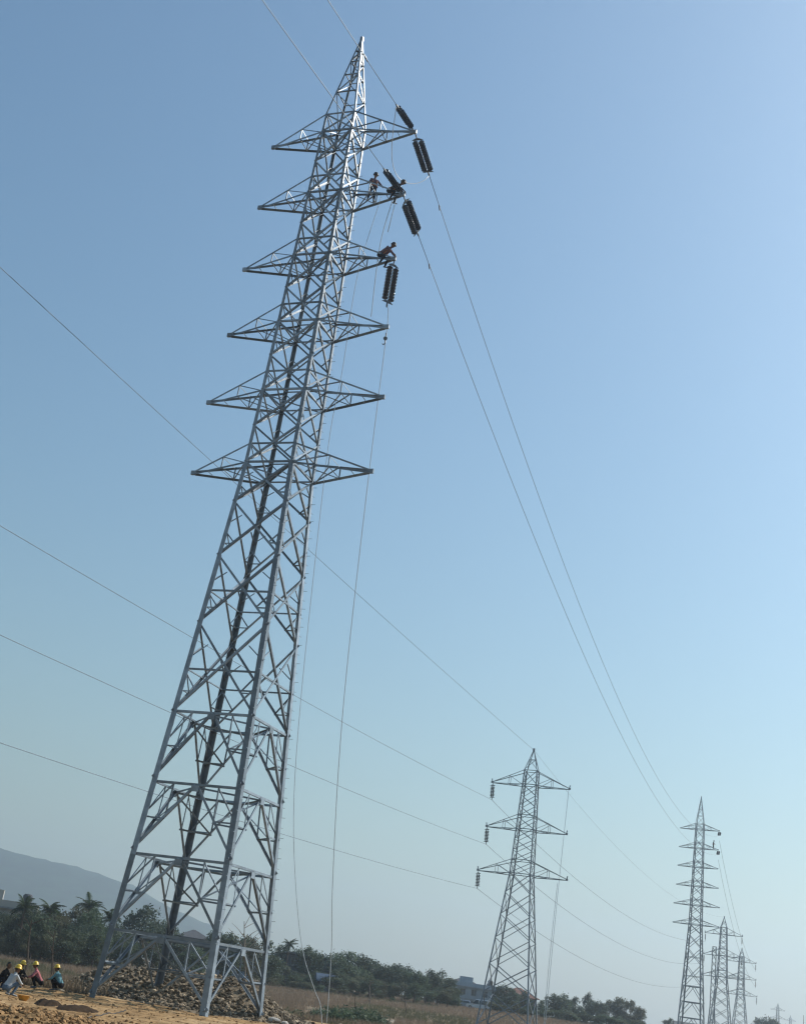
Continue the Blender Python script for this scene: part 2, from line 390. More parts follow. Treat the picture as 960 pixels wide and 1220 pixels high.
def tower6(loc, rz, fine, mat, k=1.0):
    T = Tower('transmission_tower', loc, rz, PROF6, mat, fine)
    T.root.matrix_basis = Matrix.Translation(loc) @ Matrix.Rotation(rz, 4, 'Z')
    T.legs([-0.3, 5.53, 11.48, 18.7, 23.41, 31.0, 38.67, 43.68, 49.3], [0.25 * k, 0.25 * k, 0.23 * k, 0.20 * k, 0.17 * k, 0.15 * k, 0.13 * k, 0.09 * k])
    # peak
    pk = [43.68, 45.3, 46.6, 47.6, 48.4]
    for i, z in enumerate(pk):
        T.ring(z, 0.06 * k)
        if i < len(pk) - 1:
            for j, F in enumerate(FACES):
                a, b = (0, 1) if (i + j) % 2 else (1, 0)
                T.bar('diagonal_brace', T.fp(F, a, z), T.fp(F, b, pk[i + 1]), F[2], 0.05 * k)
    cap = MB().box((0, 0, 49.33), (0.16, 0.16, 0.24)); cap.build('peak_cap', mat, T.root)
    T.xpanel(42.54, 43.68, 0.065 * k)
    tips = {}
    for i in range(6):
        zb, zt = ARMB[i], ARMT[i]
        T.ring(zb, 0.085 * k)
        if i: T.ring(zt, 0.07 * k)
        for F in FACES[:1] + FACES[2:3]: pass
        # plan bracing inside the body
        T.bar('plan_brace', T.cor(0, zb), T.cor(3, zb), (0, 0, 1), 0.07 * k, 0.05)
        T.bar('plan_brace', T.cor(1, zb), T.cor(2, zb), (0, 0, 1), 0.07 * k, 0.13)
        tips[i, -1] = T.arm(-1, zb, zt, ARML[i][0], 0.0, 0.09 * k, 0.048 * k, fine)
        tips[i, 1] = T.arm(1, zb, zt, ARML[i][1], 0.0, 0.09 * k, 0.048 * k, fine)
        if i < 5:
            m = zb + (ARMB[i + 1] - zb) * 0.5
            T.xpanel(ARMB[i + 1], m, 0.085 * k); T.xpanel(m, zb, 0.085 * k)
            if fine:
                for F in FACES:           # short redundant members beside the legs
                    for (za, zc) in ((ARMB[i + 1], m), (m, zb)):
                        h = zc - za
                        for a in (0, 1):
                            q = T.fp(F, 0.24 if a == 0 else 0.76, za + h * 0.26)
                            T.bar('secondary_brace', q, T.fp(F, a, za + h * 0.52), F[2], 0.05, 0.07)
    # body below the arms: crossed panels
    big = [23.41, 21.37, 18.7, 15.5, 11.48]
    for i in range(4):
        z1, z0 = big[i], big[i + 1]
        T.xpanel(z0, z1, 0.10 * k)
        zm = (z0 + z1) / 2 - (z1 - z0) * 0.03
        if i >= 2: T.ring(zm, 0.075 * k)
        if fine:
            h = z1 - z0
            for F in FACES:
                for a in (0, 1):
                    e = 0.22 if a == 0 else 0.78
                    T.bar('secondary_brace', T.fp(F, e, z0 + h * 0.24), T.fp(F, a, z0 + h * 0.48), F[2], 0.055, 0.07)
                    T.bar('secondary_brace', T.fp(F, e, z0 + h * 0.24), T.fp(F, a, z0 + h * 0.24), F[2], 0.05, 0.085)
                    T.bar('secondary_brace', T.fp(F, e, z1 - h * 0.24), T.fp(F, a, z1 - h * 0.40), F[2], 0.05, 0.07)
    # lower body: inverted-V panels under horizontal belts
    low = [11.48, 8.47, 5.53, 2.57, 0.05]
    for i in range(4):
        z1, z0 = low[i], low[i + 1]
        zf = z0 + (z1 - z0) * 0.06
        T.ring(z1, 0.10 * k)
        for F in FACES:
            mid = T.fp(F, 0.5, z1)
            for a in (0, 1):
                ft = T.fp(F, a, zf)
                T.bar('diagonal_brace', mid, ft, F[2], 0.105 * k, 0.04, flip=1 if a else -1)
                if fine:
                    d5 = mid.lerp(ft, 0.5); d3 = mid.lerp(ft, 0.28)
                    qz = T.fp(F, 0.25 if a == 0 else 0.75, z1)
                    lg = T.fp(F, a, d5.z)
                    T.bar('secondary_brace', d5, lg, F[2], 0.058, 0.075)
                    T.bar('secondary_brace', d5, qz, F[2], 0.052, 0.09)
                    T.bar('secondary_brace', lg, qz, F[2], 0.052, 0.075)
        mids = [T.fp(F, 0.5, z1) for F in FACES]
        for j in range(4):
            T.bar('plan_brace', mids[j], mids[(j + 1) % 4], (0, 0, 1), 0.075 * k, 0.03)
        if fine:
            hip = [T.fp(F, 0.5, z1).lerp(T.fp(F, a, zf), 0.5) for F in FACES for a in (1, 0)]
            # hip braces joining neighbouring faces across the corners
            for fi in range(4):
                F, G = FACES[fi], FACES[(fi + 1) % 4]
                a = T.fp(F, 0.5, z1).lerp(T.fp(F, 1, zf), 0.5); b = T.fp(G, 0.5, z1).lerp(T.fp(G, 0, zf), 0.5)
                T.bar('hip_brace', a, b, (0, 0, 1), 0.07, 0.02)
                T.bar('hip_brace', a, mids[(fi + 1) % 4], (0, 0, 1), 0.055, 0.05)
            for F in FACES:
                n = Vector(F[2]); p = T.fp(F, 0.5, z1) + n * 0.012
                d = (0.34, 0.02, 0.24) if abs(n.y) > 0.5 else (0.02, 0.34, 0.24)
                MB().box(p - Vector((0, 0, 0.12)), d).build('gusset_plate', mat, T.root)
    T.done()
    return T, tips

NEAR = Vector((-5.95, 52.46, 0)); NYAW = rad(-21.6)
T1, tip1 = tower6(NEAR, NYAW, True, STEEL)
tag(T1.root, 'tall galvanised lattice tower with six crossarm levels, standing in the rubble', 'pylon', 'transmission towers')
FAR6 = Vector((71.4, 259.0, -0.4)); FYAW = rad(-25)
T2, tip2 = tower6(FAR6, FYAW, False, STEEL_FAR, 1.05)
tag(T2.root, 'distant lattice tower with six crossarm levels, right of the tree line', 'pylon', 'transmission towers')

# three-arm towers
A3B = [(24.1, 25.6, 4.08), (19.45, 20.9, 4.18), (14.9, 16.3, 4.6)]
PROF3 = [(0, 2.65), (14.9, 1.12), (25.6, 0.72), (27.9, 0.05)]
def tower3(loc, rz, mat, individual, k=1.0, strings=True):
    T = Tower('transmission_tower', loc, rz, PROF3, mat, False)
    T.root.matrix_basis = Matrix.Translation(loc) @ Matrix.Rotation(rz, 4, 'Z')
    T.legs([-0.3, 7.5, 14.9, 25.6, 27.9], [0.17 * k, 0.155 * k, 0.135 * k, 0.09 * k])
    lv = [0.1, 3.2, 5.9, 8.4, 10.7, 12.9, 14.9]
    for i in range(6):
        T.xpanel(lv[i], lv[i + 1], (0.11 if i < 2 else 0.085) * k, individual)
    up = list(np.linspace(14.9, 24.1, 9)) + [25.6]
    for a, b in zip(up, up[1:]): T.xpanel(a, b, 0.07 * k, individual)
    T.ring(26.8, 0.06 * k, individual)
    for F in FACES: T.bar('diagonal_brace', T.fp(F, 0, 25.6), T.fp(F, 1, 26.8), F[2], 0.06 * k, single=individual)
    tips = {}
    for i, (zb, zt, l) in enumerate(A3B):
        T.ring(zb, 0.09 * k, individual); T.ring(zt, 0.075 * k, individual)
        for sd_ in (-1, 1):
            tips[i, sd_] = T.arm(sd_, zb, zt, l, 0, 0.085 * k, 0.05 * k, False)
            hk = MB().tube([(sd_ * (l + 0.05), 0, zb + 0.05), (sd_ * (l + 0.12), 0, zb + 0.4)], 0.07 * k, 5)
            hk.build('arm_horn', mat, T.root)
    MB().box((0, 0, 27.95), (0.22, 0.22, 0.26)).build('peak_cap', mat, T.root)
    T.done()
    return T, tips
MID = Vector((17.6, 130.0, -0.1)); MYAW = rad(-19)
T3, tip3 = tower3(MID, MYAW, STEEL_FAR, True, 0.82)
tag(T3.root, 'lattice tower with three crossarm levels nearest the houses, insulators on its left tips', 'pylon', 'transmission towers')
P4 = Vector((86.5, 290.0, 0.2)); T4, tip4 = tower3(P4, rad(-25), STEEL_FAR, False, 1.1)
tag(T4.root, 'three-armed lattice tower just right of the distant six-armed one', 'pylon', 'transmission towers')
P5 = Vector((119.0, 380.0, 0.2)); T5, tip5 = tower3(P5, rad(-27), STEEL_FAR, False, 1.2)
tag(T5.root, 'smaller three-armed tower behind, with insulators hanging from its right tips', 'pylon', 'transmission towers')
P6 = Vector((274.0, 800.0, 0.0)); T6, tip6 = tower3(P6, rad(-12), STEEL_FAR, False, 1.7)
tag(T6.root, 'tiny hazy tower near the right edge, larger of the two farthest', 'pylon', 'transmission towers')
P7 = Vector((363.0, 1030.0, 0.0)); T7, tip7 = tower3(P7, rad(-12), STEEL_FAR, False, 1.9)
tag(T7.root, 'faintest hazy tower near the right edge, smallest of all', 'pylon', 'transmission towers')
# unfinished straight mast behind
MASTP = Vector((86.6, 300.0, 0.2))
TM = Tower('lattice_mast', MASTP, rad(-14), [(0, 1.3), (9, 0.62), (23.2, 0.52)], STEEL_FAR, False)
TM.legs([-0.3, 9, 23.2], [0.2, 0.18])
for a, b in zip(np.linspace(0.1, 23.1, 15), np.linspace(0.1, 23.1, 15)[1:]): TM.xpanel(a, b, 0.09, False)
TM.ring(23.1, 0.12, False); TM.done()
tag(TM.root, 'narrow lattice mast without arms, left of the three-armed towers', 'mast')
mp_ = at(849, 1180, 320); TM.root.location = (mp_.x, 320.0, 0.2)

# ------------------------------------------------------------------ insulators
disc_me = MB().lathe([(0.03, 0.075), (0.055, 0.07), (0.06, 0.03), (0.10, 0.012), (0.15, -0.012), (0.158, -0.035), (0.135, -0.045), (0.07, -0.022), (0.04, -0.055), (0.03, -0.085)], 12)
disc_me = mesh('insulator_disc', disc_me.v, disc_me.f, True); disc_me.materials.append(GLAZE)
DP = 0.15
def string_set(p, d, label, double=True, n=13, lead=0.48, group='insulator strings', xa=None, DP=0.15, gap=0.165):
    """insulator string hanging from p along d; returns the wire end"""
    d = Vector(d).normalized()
    root = empty('insulator_string', p)
    root.rotation_euler = (-d).to_track_quat('Z', 'Y').to_euler() if abs(d.z) < 0.99 else (0, 0, 0.5)
    if xa is not None:
        zz = -d; xx = Vector(xa); xx = (xx - zz * xx.dot(zz)).normalized(); yy = zz.cross(xx)
        root.rotation_euler = Matrix(((xx.x, yy.x, zz.x), (xx.y, yy.y, zz.y), (xx.z, yy.z, zz.z))).to_euler()
    tag(root, label, 'insulator', group)
    off = (-gap, gap) if double else (0,)
    top = lead; bot = lead + n * DP + 0.12
    MB().tube([(0, 0, 0.05), (0, 0, -top + 0.08)], 0.035, 6).build('link', HARD, root)
    if double:
        for z in (-top + 0.06, -bot - 0.02):
            y = MB(); y.add([(-0.30, -0.02, z - 0.05), (0.30, -0.02, z - 0.05), (0.30, 0.02, z - 0.05), (-0.30, 0.02, z - 0.05), (-0.1, -0.02, z + 0.07), (0.1, -0.02, z + 0.07), (0.1, 0.02, z + 0.07), (-0.1, 0.02, z + 0.07)],
                         [(3, 2, 1, 0), (4, 5, 6, 7), (0, 1, 5, 4), (1, 2, 6, 5), (2, 3, 7, 6), (3, 0, 4, 7)])
            y.build('yoke_plate', HARD, root)
    for x in off:
        MB().tube([(x, 0, -top), (x, 0, -bot)], 0.028, 5).build('string_core', HARD, root)
        for i in range(n):
            link('insulator_disc', disc_me, None, root, loc=(x, 0, -top - 0.12 - i * DP))
    MB().tube([(0, 0, -bot), (0, 0, -bot - 0.2), (0, 0, -bot - 0.32)], [0.03, 0.05, 0.035], 6).build('wire_clamp', HARD, root)
    return Vector(p) + d * (bot + 0.3)

def catenary(a, b, sag, n=48):
    a, b = Vector(a), Vector(b)
    return [a.lerp(b, t) - Vector((0, 0, 4 * sag * t * (1 - t))) for t in [i / n for i in range(n + 1)]]
def wire(name, pts, r, mat, label, cat, group=None):
    o = MB().tube(pts, r, 5).build(name, mat, smooth=True)
    return tag(o, label, cat, group)
def start_dir(a, b, sag):
    a, b = Vector(a), Vector(b); return (b - a - Vector((0, 0, 4 * sag))).normalized()

ux = Vector((math.cos(NYAW), math.sin(NYAW), 0)); mux = Vector((math.cos(MYAW), math.sin(MYAW), 0))
PREV = Vector((-102.4, -145.3, 0.0))                      # previous tower of the new line, behind the camera
for i, nm, sag in ((0, 'topmost', 9.5), (1, 'second', 8.2)):
    t = tip1[i, 1]
    far = tip2[i, 1] + Vector((0.2, 0, -0.1))
    pr = PREV + ux * ARML[i][1] + Vector((0, 0, ARMB[i]))
    t_out = t + ux * 0.12 + Vector((0, 0, -0.05))
    e1 = string_set(t_out, start_dir(t, far, sag), 'dark double insulator string sloping down to the right from the %s right crossarm tip' % nm, xa=((1, -0.35, 0) if i == 0 else (0.55, 0.6, 0.45)))
    e2 = string_set(t + ux * 0.05 + Vector((0, 0, 0.05)), start_dir(t, pr, 4), 'dark foreshortened insulator string pointing up left from the %s right crossarm tip' % nm, n=9, xa=(-0.12, 0.8, 0.62))
    farstr = string_set(far, (far - e1).normalized() * -1 + Vector((0, 0, -0.6)), 'tiny dark insulator string at the %s right arm of the distant six-armed tower' % nm, True, 9)
    c = wire('conductor', catenary(e1, farstr, sag), 0.018, WIRE, '%s of the two long wires curving down right to the distant tower' % ('upper' if i == 0 else 'lower'), 'wire', 'new line wires')
    q = catenary(e1, farstr, sag, 300)
    gp = q[3]
    MB().tube([gp + Vector((-0.05, 0, 0.1)), gp, gp + Vector((0.05, 0.12, -0.2))], [0.02, 0.05, 0.025], 5).build('wire_grip', HARD, c)
    c2 = wire('conductor', catenary(e2, pr, 4), 0.018, WIRE, 'wire running up to the top edge of the picture from the %s right crossarm' % nm, 'wire', 'new line wires')
    gp = catenary(e2, pr, 4, 300)[5]
    MB().tube([gp + Vector((-0.1, -0.25, 0)), gp, gp + Vector((0.1, 0.25, 0))], [0.02, 0.05, 0.02], 5).build('wire_grip', HARD, c2)
    # jumper loop
    if i == 0:
        pts = []
        for k in range(25):
            u = k / 24; p = e2.lerp(e1, u); p = p + Vector((0, 0, -1.9 * (4 * u * (1 - u)) ** 0.8)) - ux * 0.7 * math.sin(math.pi * u)
            pts.append(p)
        wire('jumper_wire', pts, 0.018, JUMP, 'pale jumper loop hanging below the topmost right crossarm tip', 'wire')
# third arm: double string hanging straight down
t3 = tip1[2, 1] + ux * 0.12
e3 = string_set(t3, (0.03, 0, -1), 'dark ribbed double insulator string hanging straight down from the third right crossarm', True, 11, 0.42, DP=0.17)
# far wires beyond the distant six-arm tower
for i, nm, sag in ((0, 'upper', 4), (1, 'lower', 4)):
    a = tip2[i, 1] + Vector((0.3, 0.4, -1.9)); b = tip5[i, 1] + Vector((0, 0, -1.8))
    wire('conductor', catenary(a, b, sag), 0.03, WIRE, '%s faint wire running from the distant six-armed tower to the smaller tower behind' % nm, 'wire', 'new line wires')
for i in range(3):
    string_set(tip5[i, 1], (0, 0, -1), '%s tiny insulator hanging from the right side of the small tower behind' % ('top', 'middle', 'bottom')[i], False, 10, 0.3)
    string_set(tip4[i, 1], (0, 0, -1), '%s tiny insulator on the right tips of the three-armed tower beside the six-armed one' % ('top', 'middle', 'bottom')[i], False, 8, 0.3)
# old line: prev (off frame left) -> mid -> P4
OLDP = Vector((-102.3, -161.1, 4.65))
for i, nm in enumerate(('top', 'middle', 'bottom')):
    a = tip3[i, -1] + Vector((0, 0, -0.02))
    e = string_set(a, (0.04, 0, -1), 'dark insulator hanging from the %s left arm of the middle three-armed tower' % nm, True, 7, 0.35, xa=mux, gap=0.09)
    l, z = A3B[i][2], A3B[i][0] - 1.9
    b = OLDP + mux * -l + Vector((0, 0, z))
    wire('conductor', catenary(e, b, 5.4), 0.019, WIRE, '%s wire crossing behind the near tower from the left edge to the middle tower' % nm, 'wire', 'old line wires')
    e4 = string_set(tip4[i, -1], (0, 0, -1), '%s tiny insulator on the left tips of the three-armed tower beside the six-armed one' % nm, False, 8, 0.3)
    wire('conductor', catenary(e, e4, 4.0), 0.024, WIRE, '%s wire sagging right from the middle tower towards the far towers' % nm, 'wire', 'old line wires')
ET = MID + Vector((0, 0, 27.9)); E4 = P4 + Vector((0, 0, 27.9))
wire('earth_wire', catenary(ET, OLDP + Vector((0, 0, 27.9)), 2.5), 0.016, WIRE, 'highest thin wire from the left edge to the peak of the middle tower', 'wire', 'old line wires')
wire('earth_wire', catenary(ET, E4, 4.0), 0.012, WIRE, 'faintest wire sagging right from the peak of the middle tower', 'wire', 'old line wires')

# ropes
def smooth_path(pts, n=8):
    out = []
    P = [Vector(p) for p in pts]; P = [P[0]] + P + [P[-1]]
    for i in range(1, len(P) - 2):
        for k in range(n):
            t = k / n; a, b, c, d = P[i - 1], P[i], P[i + 1], P[i + 2]
            out.append(0.5 * ((2 * b) + (c - a) * t + (2 * a - 5 * b + 4 * c - d) * t * t + (3 * b - a - 3 * c + d) * t ** 3))
    out.append(P[-2]); return out
def gend(px, py, Y):
    p = at(px, py, Y); p.z = gz(p.x, p.y) + 0.02; return p
r1 = [e3, at(460, 400, 51.4), at(440, 560, 52), at(415, 780, 53.5), at(403, 920, 55), at(396, 1060, 57), at(395, 1130, 58.5), gend(395, 1180, 60)]
wire('rope', smooth_path(r1), 0.018, ROPE, 'long rope hanging to the ground from the straight-down insulator string', 'rope', 'ropes')
a2 = tip1[1, 1].lerp(NEAR + Vector((0, 0, ARMB[1])), 0.28)
r2 = [a2, at(426, 327, 51.6), at(408, 440, 52), at(392, 525, 52.3), at(372, 700, 53), at(357, 850, 53.8), at(350, 960, 54.5), at(352, 1050, 55.2), at(360, 1130, 56), at(374, 1178, 56.8), at(381, 1196, 57.1), gend(386, 1204, 57.4)]
wire('rope', smooth_path(r2), 0.015, ROPE, 'long slack rope beside the right legs, bending right near the ground', 'rope', 'ropes')
a3 = tip1[1, 1].lerp(NEAR + Vector((0, 0, ARMB[1])), 0.10)
r3 = [a3, at(453, 290, 51.4), at(442, 377, 51.8)]
wire('rope', smooth_path(r3), 0.02, ROPE, 'short taut rope between the second and fourth right crossarms', 'rope', 'ropes')
r4 = [tip1[1, 1].lerp(NEAR + Vector((0, 0, ARMB[1])), 0.06), at(462, 276, 51.2)]
wire('rope', r4, 0.02, ROPE, 'short loose rope end dangling under the second right crossarm tip', 'rope', 'ropes')
hb = at(459, 403, 51.3)
hk = empty('pulley_block', hb); tag(hk, 'small dark pulley hooks on the long rope beside the fourth right crossarm tip', 'pulley')
MB().lathe([(0.05, -0.03), (0.1, -0.02), (0.1, 0.02), (0.05, 0.03)], 10, Matrix.Rotation(rad(90), 4, 'X')).build('sheave', HARD, hk)
MB().tube([(0, 0, 0.3), (0, 0, 0.08)], 0.03, 5).build('shackle', HARD, hk)
MB().tube([(0, 0, -0.1), (0.02, 0, -0.25), (-0.04, 0, -0.36), (-0.1, 0, -0.3)], 0.028, 5).build('hook', HARD, hk)
for i, (a, b, lab) in enumerate((((672, 942), (652, 1190), 'rope hanging from the top right arm tip of the middle tower'), ((664, 1052), (650, 1192), 'thin rope hanging below the lowest right arm of the middle tower'))):
    pa_ = tip3[0, 1] if i == 0 else at(*a, 130)
    pb_ = at(*b, 131.5); pb_.z = gz(pb_.x, pb_.y)
    wire('rope', smooth_path([pa_, pa_.lerp(pb_, 0.5) + Vector((-0.06, 0, 0)), pb_], 10), 0.024, ROPE, lab, 'rope', 'ropes')

# ------------------------------------------------------------------ people
SKIN = simple('brown_skin', (0.14, 0.075, 0.045), rough=0.55, var=0.1, spec=0.3)
HAIR = simple('black_hair', (0.012, 0.011, 0.011), rough=0.6, var=0.2)
HELM = simple('yellow_helmet_plastic', (0.62, 0.42, 0.035), rough=0.35, var=0.06)
STRAP = simple('orange_webbing', (0.40, 0.13, 0.03), rough=0.8, var=0.2)
CLOTHS = {}
def cloth(name, col):
    if name not in CLOTHS: CLOTHS[name] = simple(name, col, rough=0.9, var=0.25, scale=9, bump=0.5, spec=0.15)
    return CLOTHS[name]
def capsule(mb, a, ra, b, rb, n=12):
    a, b = Vector(a), Vector(b); d = (b - a)
    t = d.normalized() if d.length > 1e-6 else Vector((0, 0, 1))
    pts, rr = [], []
    for g in (85, 60, 30): pts.append(a - t * ra * math.sin(rad(g))); rr.append(ra * math.cos(rad(g)))
    pts += [a, b]; rr += [ra, rb]
    for g in (30, 60, 85): pts.append(b + t * rb * math.sin(rad(g))); rr.append(rb * math.cos(rad(g)))
    mb.tube(pts, rr, n)
def hand(seg, wrist, d, up, R):
    """palm, four unequal fingers and a thumb, slightly curled"""
    d = Vector(d).normalized(); up = Vector(up); s = d.cross(up).normalized(); dn = s.cross(d).normalized()
    w_ = Vector(wrist); palm = w_ + d * 0.085
    seg.append((w_, 0.026, palm, 0.034, 'skin'))
    for k, ln in enumerate((0.066, 0.076, 0.070, 0.054)):
        b0 = palm + s * (k - 1.5) * 0.021 + d * 0.01
        b1 = b0 + d * ln * 0.55 - dn * 0.008; b2 = b1 + d * ln * 0.35 - dn * 0.028
        seg.append((b0, 0.0115, b1, 0.0105, 'skin')); seg.append((b1, 0.0105, b2, 0.009, 'skin'))
    t0 = w_ + d * 0.03 + s * R * 0.026; t1 = t0 + d * 0.035 + s * R * 0.03 - dn * 0.012
    seg.append((t0, 0.014, t1, 0.012, 'skin')); seg.append((t1, 0.012, t1 + d * 0.03 - dn * 0.01, 0.0105, 'skin'))
def person(J, shirt, trousers, loc, rz, label, helmet=True, group='workers', size=0.86, long_sleeve=True):
    """J: joints in metres, person faces +X locally"""
    mats = {'skin': SKIN, 'shirt': shirt, 'pants': trousers, 'hair': HAIR, 'shoe': HARD}
    V = {k: Vector(v) for k, v in J.items()}
    seg = []
    pel, che, nek, hd = V['pelvis'], V['chest'], V['neck'], V['head']
    mid = pel.lerp(che, 0.5)
    side = Vector((0, 1, 0))
    for sgn in (-1, 1):
        seg.append((pel + side * 0.075 * sgn, 0.115, mid + side * 0.07 * sgn, 0.105, 'shirt' if sgn < 9 else ''))
        seg.append((mid + side * 0.07 * sgn, 0.105, che + side * 0.085 * sgn, 0.115, 'shirt'))
        seg.append((pel + side * 0.075 * sgn, 0.118, pel + side * 0.07 * sgn - (che - pel).normalized() * 0.03, 0.118, 'pants'))
        n = 'L' if sgn > 0 else 'R'
        sh = che + side * 0.17 * sgn + (nek - che) * 0.35
        seg.append((che + side * 0.06 * sgn, 0.10, sh, 0.068, 'shirt'))
        el, wr = V['elbow' + n], V['wrist' + n]
        seg.append((sh, 0.064, el, 0.047, 'shirt'))
        seg.append((el, 0.046, el.lerp(wr, 0.85), 0.038 if long_sleeve else 0.034, 'shirt' if long_sleeve else 'skin'))
        seg.append((el.lerp(wr, 0.8), 0.031, wr, 0.027, 'skin'))
        hand(seg, wr, (wr - el), V.get('palm_up', Vector((0, 0, 1))) if abs((wr - el).normalized().z) < 0.9 else Vector((1, 0, 0)), -sgn)
        hip = pel + side * 0.095 * sgn; kn, an, toe = V['knee' + n], V['ankle' + n], V['toe' + n]
        seg.append((hip, 0.10, kn, 0.066, 'pants')); seg.append((kn, 0.066, an.lerp(kn, 0.12), 0.052, 'pants'))
        seg.append((an.lerp(kn, 0.15), 0.04, an, 0.038, 'shoe')); heel = an + (an - toe).normalized() * 0.05 - Vector((0, 0, 0.03))
        seg.append((heel, 0.036, toe, 0.034, 'shoe'))
    seg.append((che, 0.10, nek, 0.058, 'shirt')); seg.append((nek, 0.056, hd, 0.055, 'skin'))
    fw = V['look'].normalized(); upv = (hd - nek); upv = (upv - fw * upv.dot(fw)).normalized()
    rt = fw.cross(upv)
    seg.append((hd - upv * 0.015 + fw * 0.012, 0.082, hd + upv * 0.055 - fw * 0.012, 0.095, 'skin'))     # face and skull
    seg.append((hd - upv * 0.07 + fw * 0.05, 0.04, hd - upv * 0.02 + fw * 0.04, 0.06, 'skin'))           # jaw
    seg.append((hd + fw * 0.085 + upv * 0.03, 0.012, hd + fw * 0.112 - upv * 0.012, 0.017, 'skin'))       # nose
    for e in (-1, 1): seg.append((hd + rt * e * 0.088 + upv * 0.02, 0.018, hd + rt * e * 0.09 - upv * 0.02, 0.014, 'skin'))
    seg.append((hd + upv * 0.075 - fw * 0.03, 0.092, hd + upv * 0.02 - fw * 0.06, 0.08, 'hair'))
    mb = MB()
    for a, ra, b, rb, m in seg: capsule(mb, a, ra, b, rb, 10)
    tmp = bpy.data.objects.new('tmp', mesh('tmp', mb.v, mb.f)); C.objects.link(tmp)
    md = tmp.modifiers.new('r', 'REMESH'); md.mode = 'VOXEL'; md.voxel_size = 0.0135
    sm = tmp.modifiers.new('s', 'SMOOTH'); sm.factor = 0.5; sm.iterations = 2
    me = bpy.data.meshes.new_from_object(tmp.evaluated_get(bpy.context.evaluated_depsgraph_get()))
    old = tmp.data; bpy.data.objects.remove(tmp); bpy.data.meshes.remove(old)
    me.name = 'body'
    me.materials.clear()
    order = ['skin', 'shirt', 'pants', 'hair', 'shoe']
    for k in order: me.materials.append(mats[k])
    n = len(me.polygons); cen = np.empty(n * 3); me.polygons.foreach_get('center', cen); cen = cen.reshape(-1, 3)
    best = np.full(n, 1e9); idx = np.zeros(n, int)
    for a, ra, b, rb, m in seg:
        a_, b_ = np.array(a), np.array(b); d = b_ - a_; q = max(1e-9, d @ d)
        t = np.clip(((cen - a_) @ d) / q, 0, 1); dist = np.linalg.norm(cen - (a_ + t[:, None] * d), axis=1) - (ra + (rb - ra) * t)
        k = dist < best; best[k] = dist[k]; idx[k] = order.index(m)
    me.polygons.foreach_set('material_index', idx.astype(np.int32)); me.polygons.foreach_set('use_smooth', [True] * n); me.update()
    root = empty('person', loc, rz); root.scale = (size,) * 3; tag(root, label, 'person', group)
    link('body', me, None, root)
    # eyes and mouth
    ey = MB()
    for e in (-1, 1): ey.lathe([(0.001, -0.008), (0.012, -0.004), (0.012, 0.004), (0.001, 0.008)], 8, Matrix.Translation(hd + fw * 0.094 + rt * e * 0.033 + upv * 0.03))
    ey.tube([hd + fw * 0.093 - upv * 0.045 - rt * 0.024, hd + fw * 0.097 - upv * 0.047, hd + fw * 0.093 - upv * 0.045 + rt * 0.024], 0.006, 5)
    ey.build('facial_features', HAIR, root)
    if helmet is HAIR:
        bt = MB(); ax = (che - pel).normalized(); fx = Vector((0, 1, 0)).cross(ax).normalized(); c0 = pel + ax * 0.07
        bt.tube([c0 + side * 0.215 * math.cos(g) + fx * 0.145 * math.sin(g) for g in np.linspace(0, 6.2832, 17)], 0.024, 6)
        sb_ = bt.build('safety_belt', STRAP, root)
        for e in (-1, 1):
            MB().tube([c0 + side * 0.1 * e + fx * 0.14, pel.lerp(che, 0.6) + side * 0.11 * e + fx * 0.14, che + side * 0.1 * e + (nek - che) * 0.6 + fx * 0.04, pel.lerp(che, 0.7) + side * 0.08 * e - fx * 0.14, c0 + side * 0.06 * e - fx * 0.14], 0.017, 5).build('strap', STRAP, sb_)
    if helmet:
        M = Matrix.Translation(hd + upv * 0.045 - fw * 0.005) @ Matrix((( fw.x, rt.x, upv.x), (fw.y, rt.y, upv.y), (fw.z, rt.z, upv.z))).to_4x4()
        h = MB().lathe([(0.150, -0.012), (0.152, 0.002), (0.128, 0.012), (0.124, 0.06), (0.105, 0.105), (0.065, 0.138), (0.015, 0.150)], 18, M)
        ho = h.build('helmet', helmet if not isinstance(helmet, bool) else HELM, root, True)
        br = MB().lathe([(0.085, -0.010), (0.085, 0.006)], 14, M @ Matrix.Translation((0.10, 0, -0.004)) @ Matrix.Scale(0.9, 4, (1, 0, 0)))
        br.build('brim', helmet if not isinstance(helmet, bool) else HELM, ho)
    return root

def squat(lean=0.0, arms='knees', hz=0.0):
    return dict(pelvis=(-0.10, 0, 0.30), chest=(0.06 + lean, 0, 0.66), neck=(0.11 + lean * 1.25, 0, 0.83 - hz), head=(0.16 + lean * 1.35, 0, 0.955 - hz), look=(1, 0, -0.15),
                kneeL=(0.32, 0.17, 0.50), kneeR=(0.33, -0.16, 0.50), ankleL=(0.10, 0.15, 0.09), ankleR=(0.11, -0.14, 0.09), toeL=(0.28, 0.19, 0.035), toeR=(0.29, -0.18, 0.035),
                elbowL=(0.24 + lean, 0.27, 0.50), elbowR=(0.25 + lean, -0.26, 0.50), wristL=(0.47, 0.14, 0.45), wristR=(0.47, -0.13, 0.46))
def gp(px, Y):                                             # ground point on the ray through column px at depth Y
    lo, hi = 1100, 1300
    for _ in range(40):
        m = (lo + hi) / 2; p = at(px, m, Y)
        if p.z > gz(p.x, p.y): lo = m
        else: hi = m
    p = at(px, lo, Y); p.z = gz(p.x, p.y); return p
navy = cloth('dark_navy_cloth', (0.018, 0.020, 0.032)); blackc = cloth('black_cloth', (0.010, 0.010, 0.013)); grey = cloth('light_grey_cloth', (0.40, 0.42, 0.43))
